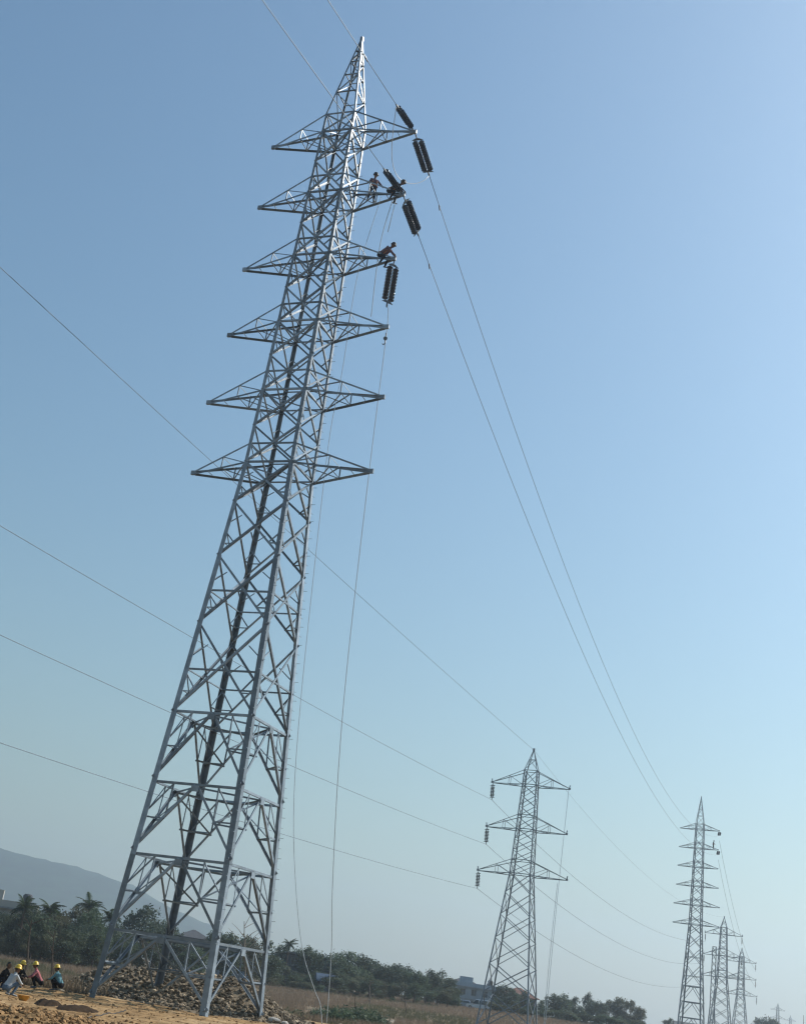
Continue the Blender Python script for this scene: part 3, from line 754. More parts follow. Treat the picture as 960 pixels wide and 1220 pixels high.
pink = cloth('faded_pink_cloth', (0.42, 0.15, 0.16)); teal = cloth('pale_teal_cloth', (0.12, 0.24, 0.27)); brown = cloth('dark_brown_cloth', (0.045, 0.030, 0.026)); bluegrey = cloth('blue_grey_cloth', (0.10, 0.14, 0.19)); plum = cloth('dusty_plum_cloth', (0.13, 0.085, 0.105)); white = cloth('white_cloth', (0.55, 0.55, 0.54))

person(squat(0.04), blackc, navy, gp(-1, 49.5), rad(-10), 'bareheaded person in black sitting at the left edge of the dirt', helmet=False)
person(squat(0.05), grey, bluegrey, gp(8, 43.0), rad(50), 'squatting worker in a light grey shirt and yellow helmet, nearest of the group')
person(squat(0.08), blackc, brown, gp(16, 50.3), rad(-35), 'squatting worker in dark clothes and yellow helmet behind the grey-shirted one')
person(squat(0.10), pink, blackc, gp(44, 51.2), rad(195), 'squatting worker in a faded pink shirt and yellow helmet')
person(squat(0.06, hz=0.02), teal, blackc, gp(68, 51.0), rad(170), 'squatting worker in a pale teal shirt and yellow helmet beside the tower leg')

# climbers
def stand():
    return dict(pelvis=(0, 0, 0.92), chest=(0.03, 0, 1.28), neck=(0.05, 0, 1.46), head=(0.10, 0, 1.58), look=(1, 0.1, -0.35),
                kneeL=(0.05, 0.12, 0.49), kneeR=(0.03, -0.13, 0.50), ankleL=(-0.02, 0.15, 0.08), ankleR=(0.02, -0.20, 0.12), toeL=(0.16, 0.17, 0.03), toeR=(0.20, -0.22, 0.07),
                elbowL=(-0.02, 0.40, 1.22), elbowR=(0.08, -0.30, 1.06), wristL=(0.16, 0.42, 1.03), wristR=(0.28, -0.24, 0.98))
def lean_over():
    return dict(pelvis=(-0.05, 0, 0.14), chest=(0.36, 0, 0.40), neck=(0.50, 0, 0.50), head=(0.60, 0, 0.58), look=(1, 0, -0.5),
                kneeL=(0.33, 0.16, -0.06), kneeR=(0.32, -0.18, -0.05), ankleL=(0.20, 0.17, -0.45), ankleR=(0.12, -0.20, -0.44), toeL=(0.36, 0.19, -0.52), toeR=(0.28, -0.22, -0.51),
                elbowL=(0.56, 0.22, 0.20), elbowR=(0.55, -0.22, 0.22), wristL=(0.74, 0.10, 0.02), wristR=(0.76, -0.08, 0.04))
b2 = ARMB[1]; L2 = ARML[1][1]
def on_arm(i, u, yoff=0.0, dz=0.10):
    """point above the lower front chord of right arm i at fraction u to the tip"""
    T = T1; r = T.cor(0, ARMB[i]).lerp(Vector((ARML[i][1], 0, ARMB[i])), u) + Vector((0, yoff, dz))
    return T.root.matrix_basis @ r
pos = T1.root.matrix_basis @ (T1.cor(2, ARMB[1]).lerp(Vector((L2, 0, ARMB[1])), 0.46) + Vector((0, 0, 0.10)))
person(stand(), plum, navy, T1.root.matrix_basis @ (T1.cor(2, ARMB[1]).lerp(Vector((L2, 0, ARMB[1])), 0.36) + Vector((0, -0.10, 0.12))), NYAW + rad(-50), 'climber standing upright on the second right crossarm', helmet=HAIR, size=1.0)
person(lean_over(), brown, blackc, T1.root.matrix_basis @ Vector((L2 - 0.62, 0, ARMB[1] + 0.16)), NYAW, 'climber crouched over the tip of the second right crossarm', helmet=HAIR, size=1.0)
person(lean_over(), plum, navy, T1.root.matrix_basis @ Vector((ARML[2][1] - 0.62, 0, ARMB[2] + 0.16)), NYAW + rad(-8), 'climber leaning out over the tip of the third right crossarm', helmet=HAIR, size=1.0)
p_ = T2.root.matrix_basis @ Vector((ARML[1][1] - 0.95, 0, ARMB[1] + 0.12))
person(stand(), navy, blackc, p_, rad(-40), 'tiny climber on the second right arm of the distant six-armed tower', helmet=HAIR, size=1.0)

# ------------------------------------------------------------------ rubble heaps
def stone_mesh(seed, sub=1):
    r = random.Random(seed); bm = bmesh.new(); bmesh.ops.create_icosphere(bm, subdivisions=sub, radius=0.5)
    for i in range(5):      # chip flat facets
        n = Vector((r.gauss(0, 1), r.gauss(0, 1), r.gauss(0, 1))).normalized(); d = r.uniform(0.22, 0.36)
        for v in bm.verts:
            k = v.co.dot(n)
            if k > d: v.co -= n * (k - d)
    for v in bm.verts: v.co *= 1 + 0.12 * (r.random() - 0.5)
    sx, sy, sz = r.uniform(0.8, 1.2), r.uniform(0.7, 1.0), r.uniform(0.5, 0.8)
    for v in bm.verts: v.co = Vector((v.co.x * sx, v.co.y * sy, v.co.z * sz))
    me = bpy.data.meshes.new('stone'); bm.to_mesh(me); bm.free(); return me
STM = [stone_mesh(i) for i in range(10)]
for m_ in STM: m_.materials.append(STONE)
CLM = [stone_mesh(i + 50) for i in range(8)]
for m_ in CLM: m_.materials.append(CLOD)
SVF = []
for m_ in STM:
    SVF.append((np.array([v.co[:] for v in m_.vertices]), [tuple(p.vertices) for p in m_.polygons]))
def hheap(x, y):      # stone heap inside and behind the tower legs
    h = 1.5 * math.exp(-(((x + 7.0) / 2.9) ** 2 + ((y - 57.3) / 2.1) ** 2))
    h += 1.0 * math.exp(-(((x + 3.7) / 1.75) ** 2 + ((y - 56.0) / 1.9) ** 2))
    h += 0.95 * math.exp(-(((x + 10.0) / 1.8) ** 2 + ((y - 56.8) / 1.6) ** 2))
    return h * (1 + 0.16 * noise.noise(Vector((x * 0.9, y * 0.9, 4))))
hr = empty('rubble_heap', (0, 0, 0)); tag(hr, 'heap of broken grey stone piled among the legs of the near tower', 'rubble')
xs = np.arange(-14, 2.0, 0.3); ys = np.arange(51.5, 63, 0.3)
hvv = [(x, y, gz(x, y) + hheap(x, y) - 0.03) for y in ys for x in xs]
nn = len(xs)
link('heap_core', mesh('heap_core', hvv, [(j * nn + i, j * nn + i + 1, (j + 1) * nn + i + 1, (j + 1) * nn + i) for j in range(len(ys) - 1) for i in range(nn - 1)], True), HEAP, hr)
cand = []
while len(cand) < 6500:
    x, y = random.uniform(-13.5, 1.2), random.uniform(52, 61)
    h = hheap(x, y)
    if h < 0.10 * random.random() + 0.035 and random.random() > 0.03: continue
    cand.append((x, y, gz(x, y) + h, 0.045 + 0.23 * random.random() ** 2.0))
cand.sort(key=lambda c: -c[3] * (1.0 if c[1] < 57.5 else 0.4))
for (x, y, z, s) in cand[:260]:
    link('stone', random.choice(STM), None, hr, loc=(x, y, z - s * 0.12), rot=(random.uniform(-.7, .7), random.uniform(-.7, .7), random.uniform(0, 6.3)), scale=(s * 1.25,) * 3)
def joined_stones(name, cands, mat, parent, sc=1.25):
    V, F = [], []; off = 0
    for (x, y, z, s) in cands:
        v, f = random.choice(SVF); R = np.array(Euler((random.uniform(-.7, .7), random.uniform(-.7, .7), random.uniform(0, 6.3))).to_matrix())
        V.append(v @ R.T * s * sc + np.array((x, y, z))); F += [tuple(i + off for i in q) for q in f]; off += len(v)
    o = link(name, mesh(name, np.concatenate(V).tolist(), F), mat, parent); tag(o, kind='stuff'); return o
joined_stones('small_stones', cand[260:], STONE, hr)
for (px, Y, s, lab) in ((327, 53.6, 0.62, 'large pale boulder at the right foot of the rubble heap'), (340, 53.4, 0.4, 'smaller pale boulder at the far right end of the rubble heap')):
    p = gp(px, Y); me = stone_mesh(int(px), 2); me.materials.append(STONE_P)
    tag(link('boulder', me, None, None, loc=(p.x, p.y, p.z + s * 0.2), scale=(s,) * 3), lab, 'boulder')
# clods at bottom left
cr_ = empty('clod_pile', (0, 0, 0)); tag(cr_, 'pile of brown earth clods in the bottom left corner', 'clods')
cc = []
while len(cc) < 1100:
    x, y = random.gauss(-7.3, 1.25), random.gauss(32.3, 2.4)
    if y < 27 or y > 38.5: continue
    cc.append((x, y, gz(x, y) + 0.02, random.uniform(0.04, 0.15) * (1.7 if random.random() < 0.1 else 1)))
cc.sort(key=lambda c: -c[3])
for (x, y, z, s) in cc[:230]:
    link('clod', random.choice(CLM), None, cr_, loc=(x, y, z), rot=(random.uniform(-.6, .6), random.uniform(-.6, .6), random.uniform(0, 6.3)), scale=(s * 1.3,) * 3)
joined_stones('small_clods', cc[230:], CLOD, cr_)
loose = []
for i in range(2600):
    y = random.uniform(27, 56); x = random.uniform(-0.27 * y - 1, -0.02 * y + 1)
    if y > pad_edge(x): continue
    loose.append((x, y, gz(x, y) + 0.005, 0.02 + 0.11 * random.random() ** 3))
tag(joined_stones('loose_pebbles', loose, CLOD, None), 'loose pebbles and crumbs of earth scattered over the dirt pad', 'pebbles', kind='stuff')
# slightly raised strips of very dark brown ground in front of the squatting men
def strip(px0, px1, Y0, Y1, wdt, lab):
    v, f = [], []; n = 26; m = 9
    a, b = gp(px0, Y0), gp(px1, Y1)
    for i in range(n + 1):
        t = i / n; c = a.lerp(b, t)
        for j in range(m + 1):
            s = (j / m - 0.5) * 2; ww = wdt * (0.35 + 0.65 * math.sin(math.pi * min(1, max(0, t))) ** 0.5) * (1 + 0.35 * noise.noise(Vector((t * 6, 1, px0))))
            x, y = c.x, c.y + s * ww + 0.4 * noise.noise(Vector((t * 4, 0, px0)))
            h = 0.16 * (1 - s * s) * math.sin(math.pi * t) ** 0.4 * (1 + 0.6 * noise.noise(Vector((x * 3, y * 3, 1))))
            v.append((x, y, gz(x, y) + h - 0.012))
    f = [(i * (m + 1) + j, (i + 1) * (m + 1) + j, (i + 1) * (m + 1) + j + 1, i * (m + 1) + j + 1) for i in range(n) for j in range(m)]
    tag(link('dark_bank', mesh('dark_bank', v, f, True), DARK_BANK), lab, 'soil bank')
strip(44, 72, 40.8, 40.6, 1.1, 'low dark brown bank below the pink-shirted worker')
strip(70, 114, 39.8, 40.6, 1.2, 'longer low dark brown bank reaching towards the left tower leg')
bp_ = gp(27, 41.2); bk = empty('head_pan', (bp_.x, bp_.y, bp_.z)); tag(bk, 'small orange-yellow pan on the dirt beside the grey-shirted worker', 'pan')
PAN = simple('orange_plastic', (0.50, 0.24, 0.03), rough=0.5, var=0.15)
MB().lathe([(0.10, 0.0), (0.17, 0.10), (0.20, 0.17), (0.215, 0.175), (0.185, 0.165), (0.15, 0.09), (0.09, 0.02)], 18).build('bowl', PAN, bk, True)
MB().lathe([(0.205, 0.168), (0.225, 0.172), (0.225, 0.182), (0.205, 0.18)], 18).build('rim', PAN, bk, True)

TYRE_BLACK = simple('black_cable_sheath', (0.02, 0.02, 0.022), rough=0.8, var=0.1)
cb = []
for px, Y in ((62, 36.5), (72, 35.2), (84, 36.4), (97, 35.4), (106, 37.0), (118, 38.6), (126, 41.0), (150, 45.0)):
    p = gp(px, Y); cb.append(p + Vector((0, 0, 0.02)))
cb = smooth_path(cb, 10)
for p in cb: p.z = gz(p.x, p.y) + 0.018
wire('cable', cb, 0.018, TYRE_BLACK, 'dark cable snaking over the dirt towards the left tower leg', 'cable')
# ------------------------------------------------------------------ grass
def grass(name, pts, hmin, hmax, wd, mat, label, blades=6, spread=0.22):
    n = len(pts); B = blades; P = np.repeat(np.array(pts), B, axis=0); k = len(P)
    ang = rng.uniform(0, 2 * np.pi, k); r = rng.uniform(0, spread, k)
    base = P + np.stack([np.cos(ang) * r, np.sin(ang) * r, np.full(k, -0.04)], 1)
    h = rng.uniform(hmin, hmax, k); la = rng.uniform(0, 2 * np.pi, k); ln = rng.uniform(0.05, 0.5, k) * h
    top = base + np.stack([np.cos(la) * ln, np.sin(la) * ln, h], 1)
    wa = rng.uniform(0, np.pi, k); wv = np.stack([np.cos(wa), np.sin(wa), np.zeros(k)], 1) * wd * rng.uniform(0.6, 1.4, (k, 1))
    V = np.stack([base - wv, base + wv, top], 1).reshape(-1, 3)
    me = bpy.data.meshes.new(name); me.vertices.add(3 * k); me.vertices.foreach_set('co', V.ravel())
    me.loops.add(3 * k); me.loops.foreach_set('vertex_index', np.arange(3 * k, dtype=np.int32)); me.polygons.add(k)
    me.polygons.foreach_set('loop_start', np.arange(0, 3 * k, 3, dtype=np.int32)); me.update(calc_edges=True)
    return tag(link(name, me, mat), label, 'grass', kind='stuff')
gp_dry, gp_green, gp_tall = [], [], []
i = 0
while len(gp_dry) < 34000:
    y = 58 + 270 * random.random() ** 1.5; x = random.uniform(-0.30 * y - 4, 0.20 * y + 4)
    if y < pad_edge(x) + 1.0 or (100 < y < 127 and -0.02 * y < x < 0.05 * y and random.random() < 0.85): continue
    nzv = noise.noise(Vector((x * 0.05, y * 0.05, 3)))
    green = (nzv > 0.22) or (y < 100 and x > -6 and noise.noise(Vector((x * .12, y * .06, 8))) > -0.1)
    (gp_green if green else gp_dry).append((x, y, gz(x, y)))
while len(gp_tall) < 2600:
    x = random.uniform(-17, -3.5); y = pad_edge(x) + random.uniform(0.6, 9)
    if hheap(x, y) > 0.15: continue
    gp_tall.append((x, y, gz(x, y)))
grass('dry_grass', gp_dry, 0.25, 0.7, 0.03, GRASS, 'straw-coloured dry grass covering the field behind the tower')
grass('green_grass', gp_green, 0.2, 0.55, 0.03, GRASS_G, 'patches of green weedy grass in the field')
grass('tall_grass', gp_tall, 0.3, 0.9, 0.022, GRASS, 'tall dull grass growing along the back edge of the dirt pad', 7, 0.3)
sp = gp(474, 93)
for k, (px, wd_, lab) in enumerate(((457, 2.6, 'left pale sand bank in the green field'), (480, 3.4, 'middle pale sand bank in the green field'), (497, 1.6, 'right pale sand bank in the green field'))):
    p = gp(px, 118 + k * 3); v, f = [], []; n, m = 22, 10
    for a in range(n + 1):
        for b in range(m + 1):
            s, t = a / n * 2 - 1, b / m * 2 - 1
            x, y = p.x + s * wd_ * 0.5 * (1 + 0.2 * noise.noise(Vector((t, k, 2)))), p.y + t * 1.1 + 0.4 * noise.noise(Vector((s * 2, k, 1)))
            h = 0.22 * max(0, 1 - s * s) ** 0.7 * max(0, 1 - t * t) * (1 + 0.5 * noise.noise(Vector((x * 1.5, y * 1.5, 0))))
            v.append((x, y, gz(x, y) + h - 0.03))
    f = [(a * (m + 1) + b, (a + 1) * (m + 1) + b, (a + 1) * (m + 1) + b + 1, a * (m + 1) + b + 1) for a in range(n) for b in range(m)]
    tag(link('sand_bank', mesh('sand_bank', v, f, True), SAND), lab, 'sand bank', 'sand banks in the field')

# ------------------------------------------------------------------ trees
def leaf_cloud(name, lobes, count, size, mat, seed, flat=0.75, shell=0.55):
    r = np.random.default_rng(seed)
    wts = np.array([l[3] ** 2 for l in lobes]); wts /= wts.sum()
    ci = r.choice(len(lobes), count, p=wts)
    c = np.array([l[:3] for l in lobes])[ci]; R = np.array([l[3] for l in lobes])[ci]
    d = r.normal(size=(count, 3)); d /= np.linalg.norm(d, axis=1)[:, None]
    rr = (shell + (1 - shell) * r.random(count)) * (1 + 0.16 * r.normal(size=count))
    # clump the leaves so the crown has gaps and light and dark tufts
    nclump = max(30, count // 26)
    pos = c + d * (R * rr)[:, None] * np.array([1, 1, flat])
    seeds = pos[r.choice(count, nclump)]
    near = seeds[r.integers(0, nclump, count)]
    pos = np.where((r.random(count) < 0.78)[:, None], near + r.normal(size=(count, 3)) * size * 1.25, pos)
    a = r.normal(size=(count, 3)); a /= np.linalg.norm(a, axis=1)[:, None]
    b = np.cross(a, r.normal(size=(count, 3))); b /= np.linalg.norm(b, axis=1)[:, None]
    s = size * r.uniform(0.5, 1.15, count)[:, None]
    V = np.stack([pos - a * s, pos - b * s * 0.5, pos + a * s, pos + b * s * 0.5], 1).reshape(-1, 3)
    me = bpy.data.meshes.new(name); k = count
    me.vertices.add(4 * k); me.vertices.foreach_set('co', V.ravel()); me.loops.add(4 * k); me.loops.foreach_set('vertex_index', np.arange(4 * k, dtype=np.int32))
    me.polygons.add(k); me.polygons.foreach_set('loop_start', np.arange(0, 4 * k, 4, dtype=np.int32)); me.update(calc_edges=True)
    me.materials.append(mat); return me
def branch_mesh(name, h, lobes, r0_, seed, mat):
    r = random.Random(seed); mb = MB()
    top = Vector((r.uniform(-.3, .3), r.uniform(-.3, .3), h * 0.62))
    mb.tube([(0, 0, -0.3), (r.uniform(-.1, .1), 0, h * 0.2), (top.x * 0.6, top.y * 0.6, h * 0.42), top], [r0_, r0_ * 0.8, r0_ * 0.6, r0_ * 0.3], 7)
    for l in lobes:
        q = Vector(l[:3]); st = Vector((0, 0, h * r.uniform(0.22, 0.45)))
        mb.tube([st, st.lerp(q, 0.5) + Vector((0, 0, -0.04 * h)), q], [r0_ * 0.45, r0_ * 0.3, r0_ * 0.08], 5)
    me = mesh(name, mb.v, mb.f, True); me.materials.append(mat); return me
VAR = []
for s in range(9):                                         # unit trees about 10 m tall
    r = random.Random(100 + s); lobes = []
    n = r.randint(7, 11); spread = r.uniform(2.2, 3.6)
    for k in range(n):
        g = r.uniform(0, 6.28); q = spread * math.sqrt(r.random()); z = r.uniform(4.2, 8.3) - 0.35 * q
        lobes.append((q * math.cos(g), q * math.sin(g), z, r.uniform(1.2, 2.1)))
    lobes.append((0, 0, 8.2, 1.5))
    for k in range(3):
        g = r.uniform(0, 6.28); lobes.append((spread * .8 * math.cos(g), spread * .8 * math.sin(g), r.uniform(2.0, 3.4), 1.3))
    mt = (LEAF, LEAF_BLUE, LEAF, LEAF_DRY, LEAF, LEAF_BLUE, LEAF_DRY, LEAF, LEAF_BLUE)[s]
    VAR.append((leaf_cloud('crown', lobes, 5200, 0.27, mt, s), branch_mesh('trunk', 10, lobes, 0.24, s, BARK)))
for s in range(3):
    r = random.Random(400 + s); lobes = []
    for k in range(15):
        g = r.uniform(0, 6.28); q = 3.6 * math.sqrt(r.random()); lobes.append((q * math.cos(g), q * math.sin(g), r.uniform(1.0, 7.6) - 0.4 * q, r.uniform(1.3, 2.0)))
    for k in range(7):
        g = k * 0.9; lobes.append((3.4 * math.cos(g), 3.4 * math.sin(g), 1.0, 1.5))
    VAR.append((leaf_cloud('crown', lobes, 5600, 0.30, (LEAF_DRY, LEAF, LEAF_DRY)[s], 40 + s), branch_mesh('trunk', 10, lobes[:8], 0.2, 70 + s, BARK)))
tree_specs = []
def tree(px, top, Y, var, wf=1.0, lab=None, group='trees of the far tree line', base=None, cat='tree', name='broadleaf_tree'):
    p = gp(px, Y)
    # height so that the crown reaches the wanted elevation
    h = at(px, top, Y).z - p.z
    root = empty(name, p, random.uniform(0, 6.28)); s = h / 9.7
    root.scale = (s * wf, s * wf, s)
    link('crown', VAR[var][0], None, root); link('trunk', VAR[var][1], None, root)
    tag(root, lab, cat, group); tree_specs.append((px, root)); return root

ORD = ['first', 'second', 'third', 'fourth', 'fifth', 'sixth', 'seventh', 'eighth', 'ninth', 'tenth', 'eleventh', 'twelfth', 'thirteenth', 'fourteenth', 'fifteenth', 'sixteenth', 'seventeenth', 'eighteenth', 'nineteenth', 'twentieth', 'twenty-first', 'twenty-second', 'twenty-third', 'twenty-fourth', 'twenty-fifth', 'twenty-sixth', 'twenty-seventh', 'twenty-eighth']
def row(specs, phrase, group):
    specs = sorted(specs)
    for i, (px, top, Y, var, wf) in enumerate(specs):
        tree(px, top, Y, var, wf, '%s %s, counting from the left' % (ORD[i], phrase), group)
# left group beside and behind the near tower
row([(8, 1086, 172, 0, 1.2), (25, 1080, 170, 5, 1.0), (34, 1084, 160, 7, 1.0), (52, 1080, 172, 1, 1.0), (94, 1098, 164, 5, 1.2), (14, 1106, 158, 3, 1.3), (46, 1104, 160, 3, 1.2), (72, 1104, 158, 4, 1.2), (108, 1108, 162, 0, 1.3), (62, 1090, 168, 3, 1.1), (78, 1078, 172, 3, 1.15), (98, 1080, 170, 7, 0.9), (104, 1090, 176, 2, 1.0), (34, 1097, 166, 4, 1.0), (-6, 1085, 180, 1, 1.2)], 'leafy tree of the grove at the left edge', 'trees of the left grove')
row([(128, 1098, 185, 5, 1.1), (163, 1076, 205, 8, 1.15), (192, 1098, 200, 1, 1.1), (208, 1112, 225, 4, 1.1), (246, 1106, 215, 5, 1.1), (262, 1108, 200, 0, 1.1), (290, 1112, 205, 6, 0.95), (310, 1116, 215, 4, 1.0), (226, 1122, 190, 2, 1.1), (178, 1112, 178, 4, 1.0), (146, 1108, 178, 2, 1.0)], 'tree seen between the legs of the near tower', 'trees behind the near tower')
# far tree line, back row then front row
back = [(330, 1126), (347, 1130), (364, 1128), (380, 1135), (398, 1133), (412, 1131), (426, 1135), (441, 1143), (455, 1147), (468, 1147), (481, 1151), (495, 1154), (508, 1156), (522, 1155), (534, 1162)]
row([(px, ty + random.uniform(-2, 2), 238 + 8 * math.sin(i * 2.1), (1, 5, 0, 8, 2, 4, 7, 1, 5)[i % 9], random.uniform(1.0, 1.3)) for i, (px, ty) in enumerate(back)], 'tall dark tree in the back row behind the field', 'back row of the far tree line')
front = [(325, 1148), (338, 1152), (351, 1158), (352, 1172), (374, 1153), (357, 1157), (366, 1162), (396, 1155), (410, 1158), (424, 1160), (438, 1163), (452, 1165), (464, 1166), (478, 1168), (492, 1170), (506, 1171), (520, 1173), (532, 1178), (541, 1184)]
row([(px, ty + random.uniform(-3, 4), 222 + 6 * math.sin(i * 1.7), (4, 3, 2, 6, 0, 3, 7, 4)[i % 8], random.uniform(1.25, 1.6)) for i, (px, ty) in enumerate(front)], 'lower bushy tree in the front row behind the field', 'front row of the far tree line')
row([(597, 1172, 262, 5, 1.0), (608, 1178, 255, 1, 1.0), (622, 1180, 262, 8, 1.0), (590, 1186, 240, 2, 1.0), (632, 1190, 240, 4, 1.1), (612, 1193, 228, 3, 1.2), (600, 1198, 222, 6, 1.2), (625, 1199, 225, 4, 1.2)], 'tree seen behind the middle three-armed tower', 'trees behind the middle tower')
row([(644, 1190, 270, 4, 1.0), (657, 1183, 280, 0, 1.1), (670, 1183, 285, 2, 1.1), (684, 1187, 290, 1, 1.0), (699, 1182, 300, 8, 0.6), (711, 1192, 295, 5, 1.1), (724, 1191, 300, 3, 1.0), (737, 1187, 300, 6, 1.15), (749, 1191, 300, 3, 1.0), (758, 1203, 310, 1, 0.9), (650, 1200, 250, 4, 1.2), (672, 1202, 255, 0, 1.2), (694, 1204, 260, 7, 1.2), (716, 1207, 265, 4, 1.2), (738, 1210, 270, 2, 1.2)], 'tree of the clump right of the middle tower', 'trees right of the middle tower')
row([(798, 1213, 330, 1, 1.1), (912, 1211, 420, 5, 1.1), (920, 1213, 425, 1, 1.0)], 'low hazy tree near the bottom right corner', 'trees at the bottom right')
row([(322 + 14.5 * i, 1164 + 2.35 * i + random.uniform(-4, 4), 214 + 4 * math.sin(i), (9, 10, 11)[i % 3], 1.5) for i in range(16)], 'low scrubby bush along the foot of the far tree line', 'scrub along the far tree line')
row([(2 + 15 * i, 1118 + 2.2 * i + random.uniform(-3, 3), 164 + 4 * math.sin(i * 2), (9, 10, 11)[i % 3], 1.4) for i in range(9)], 'low scrubby bush at the foot of the left grove', 'scrub along the left grove')
row([(642 + 10.5 * i, 1199 + 1.3 * i + random.uniform(-4, 3), 246 + 5 * math.sin(i * 1.3), (10, 9, 10, 11)[i % 4], 1.5) for i in range(12)], 'low bush below the clump right of the middle tower', 'scrub right of the middle tower')
row([(586 + 9 * i, 1193 + 1.4 * i + random.uniform(-3, 3), 232, (9, 11, 10)[i % 3], 1.5) for i in range(6)], 'low bush at the foot of the middle three-armed tower', 'scrub behind the middle tower')
# shrubs in the field
SHR = [leaf_cloud('foliage', [(0, 0, 0.45, 0.5), (0.4, 0.1, 0.35, 0.4), (-0.4, -0.1, 0.35, 0.4), (0.1, -0.3, 0.3, 0.35)], 900, 0.085, LEAF if s else LEAF_BLUE, 300 + s) for s in range(3)]
STEMM = mesh('stems', *(lambda m: (m.v, m.f))(MB().tube([(0, 0, -.1), (0.1, 0, .5)], [.03, .01], 5).tube([(0, 0, -.1), (-.2, .1, .5)], [.03, .01], 5).tube([(0, 0, -.1), (.05, -.2, .4)], [.03, .01], 5))); STEMM.materials.append(BARK)
for i, (px, Y, s) in enumerate(sorted([(335, 66, 1.0), (342, 70, 1.2), (352, 78, 0.9), (388, 92, 1.1), (398, 90, 1.3), (408, 95, 1.0), (421, 96, 1.3), (432, 92, 1.5), (440, 97, 1.2), (449, 95, 1.1), (110, 80, 1.4), (124, 86, 1.2), (98, 75, 1.0)])):
    p = gp(px, Y); root = empty('shrub', p, random.uniform(0, 6)); root.scale = (s * 1.4, s * 1.2, s)
    link('foliage', SHR[i % 3], None, root); link('stems', STEMM, None, root)
    tag(root, '%s low green shrub in the dry field, counting from the left' % ORD[i], 'shrub', 'shrubs in the field')
# bare saplings and poles
def bare(px0, py0, px1, py1, Y, r_, lab, twigs=5, mat=PALE_BARK, name='bare_tree', seed=1):
    r = random.Random(seed); b = gp(px0, Y); t = at(px1, py1, Y); root = empty(name, b); tag(root, lab, 'tree', 'bare trees in the field')
    d = t - b
    MB().tube([Vector((0, 0, -.2)), d * 0.3 + Vector((0.05, 0, 0)), d * 0.65 - Vector((0.04, 0, 0)), d], [r_, r_ * .85, r_ * .6, r_ * .3], 6).build('trunk', mat, root)
    for k in range(twigs):
        u = r.uniform(0.45, 0.95); s = d * u; l = d.length * r.uniform(0.15, 0.35); g = r.uniform(0, 6.28)
        e = s + Vector((math.cos(g) * l, math.sin(g) * l, l * r.uniform(0.4, 1.1)))
        MB().tube([s, s.lerp(e, .5) + Vector((0, 0, .05 * l)), e], [r_ * .4, r_ * .25, r_ * .1], 5).build('limb', mat, root)
bare(29, 1144, 38, 1096, 88, 0.10, 'thin leaning bare trunk, leftmost in front of the palms', 3, BARK, seed=2)
bare(60, 1149, 65, 1110, 86, 0.09, 'thin bare trunk in front of the round olive tree', 4, BARK, seed=3)
bare(64, 1149, 62, 1128, 86, 0.05, 'short bare stake leaning beside the thin bare trunk', 0, BARK, seed=4)
bare(440, 1196, 441, 1168, 175, 0.12, 'small leafless forked tree in front of the far tree line', 8, PALE_BARK, seed=5)
bare(423, 1200, 423, 1186, 110, 0.06, 'short dark post standing in the field near the shrubs', 0, BARK, seed=6)
bare(483, 1203, 483, 1190, 150, 0.08, 'short dark post below the middle of the far tree line', 0, BARK, seed=7)
bare(292, 1140, 291, 1098, 150, 0.12, 'leafless tree seen just right of the front tower leg', 12, PALE_BARK, seed=8)
bare(765, 1225, 765, 1208, 300, 0.12, 'thin pole right of the tree clump', 0, BARK, name='pole', seed=9)
bare(957, 1235, 957, 1210, 400, 0.16, 'thin pole at the bottom right corner', 0, BARK, name='pole', seed=10)

# palms
def frond_mesh(seed, L_=3.0):
    r = random.Random(seed); mb = MB(); n = 14; pts = []
    for i in range(n + 1):
        t = i / n; pts.append(Vector((L_ * (t - 0.12 * t * t), 0, 0.55 * L_ * t - 0.62 * L_ * t * t)))
    mb.tube(pts, [0.05 * (1 - 0.8 * i / n) for i in range(n + 1)], 4)
    for i in range(2, n + 1):
        t = i / n; p = pts[i]; ln = 0.75 * math.sin(math.pi * min(1, 0.15 + t * 0.8)) + 0.15
        for s in (-1, 1):
            for q in (0, 0.5):
                o = pts[i].lerp(pts[i - 1], q); tip = o + Vector((0.35 * ln, s * ln * 0.75, -0.45 * ln * r.uniform(0.5, 1.2)))
                mb.add([o + Vector((-0.05, 0, 0)), o + Vector((0.06, 0, 0.01)), tip], [(0, 1, 2)])
    me = mesh('frond', mb.v, mb.f); me.materials.append(PALM); return me
FR = [frond_mesh(i) for i in range(3)]
def palm(px, top, Y, s, lab):
    p = gp(px, Y); crown = at(px, top, Y); h = crown.z - p.z - 1.0 * s
    root = empty('palm_tree', p, random.uniform(0, 6)); tag(root, lab, 'palm tree', 'palm trees')
    MB().tube([(0, 0, -.3), (0.1, 0, h * .4), (0.25, .1, h * .75), (0.3, .15, h)], [0.2, 0.15, 0.13, 0.12], 7).build('trunk', BARK, root)
    for k in range(26):
        g = k * 2.4; el = -0.75 + 1.6 * ((k * 7) % 26) / 25
        o = link('frond', FR[k % 3], None, root, loc=(0.3, .15, h)); o.rotation_euler = Euler((random.uniform(-.5, .5), -el + random.uniform(-.25, .25), g + random.uniform(-.5, .5))); o.scale = (s * random.uniform(.6, 1.15), s, s * random.uniform(.7, 1.3))
palm(18, 1074, 165, 0.75, 'palm tree at the left edge beside the pale house')
palm(46, 1076, 168, 0.75, 'palm tree between the pale house and the round olive tree')
palm(89, 1071, 178, 0.8, 'tallest palm tree rising behind the olive tree, left of the tower')
palm(122, 1087, 176, 0.75, 'palm tree partly hidden by the left tower leg')
palm(336, 1121, 232, 0.6, 'palm tree standing just right of the near tower above the far tree line')

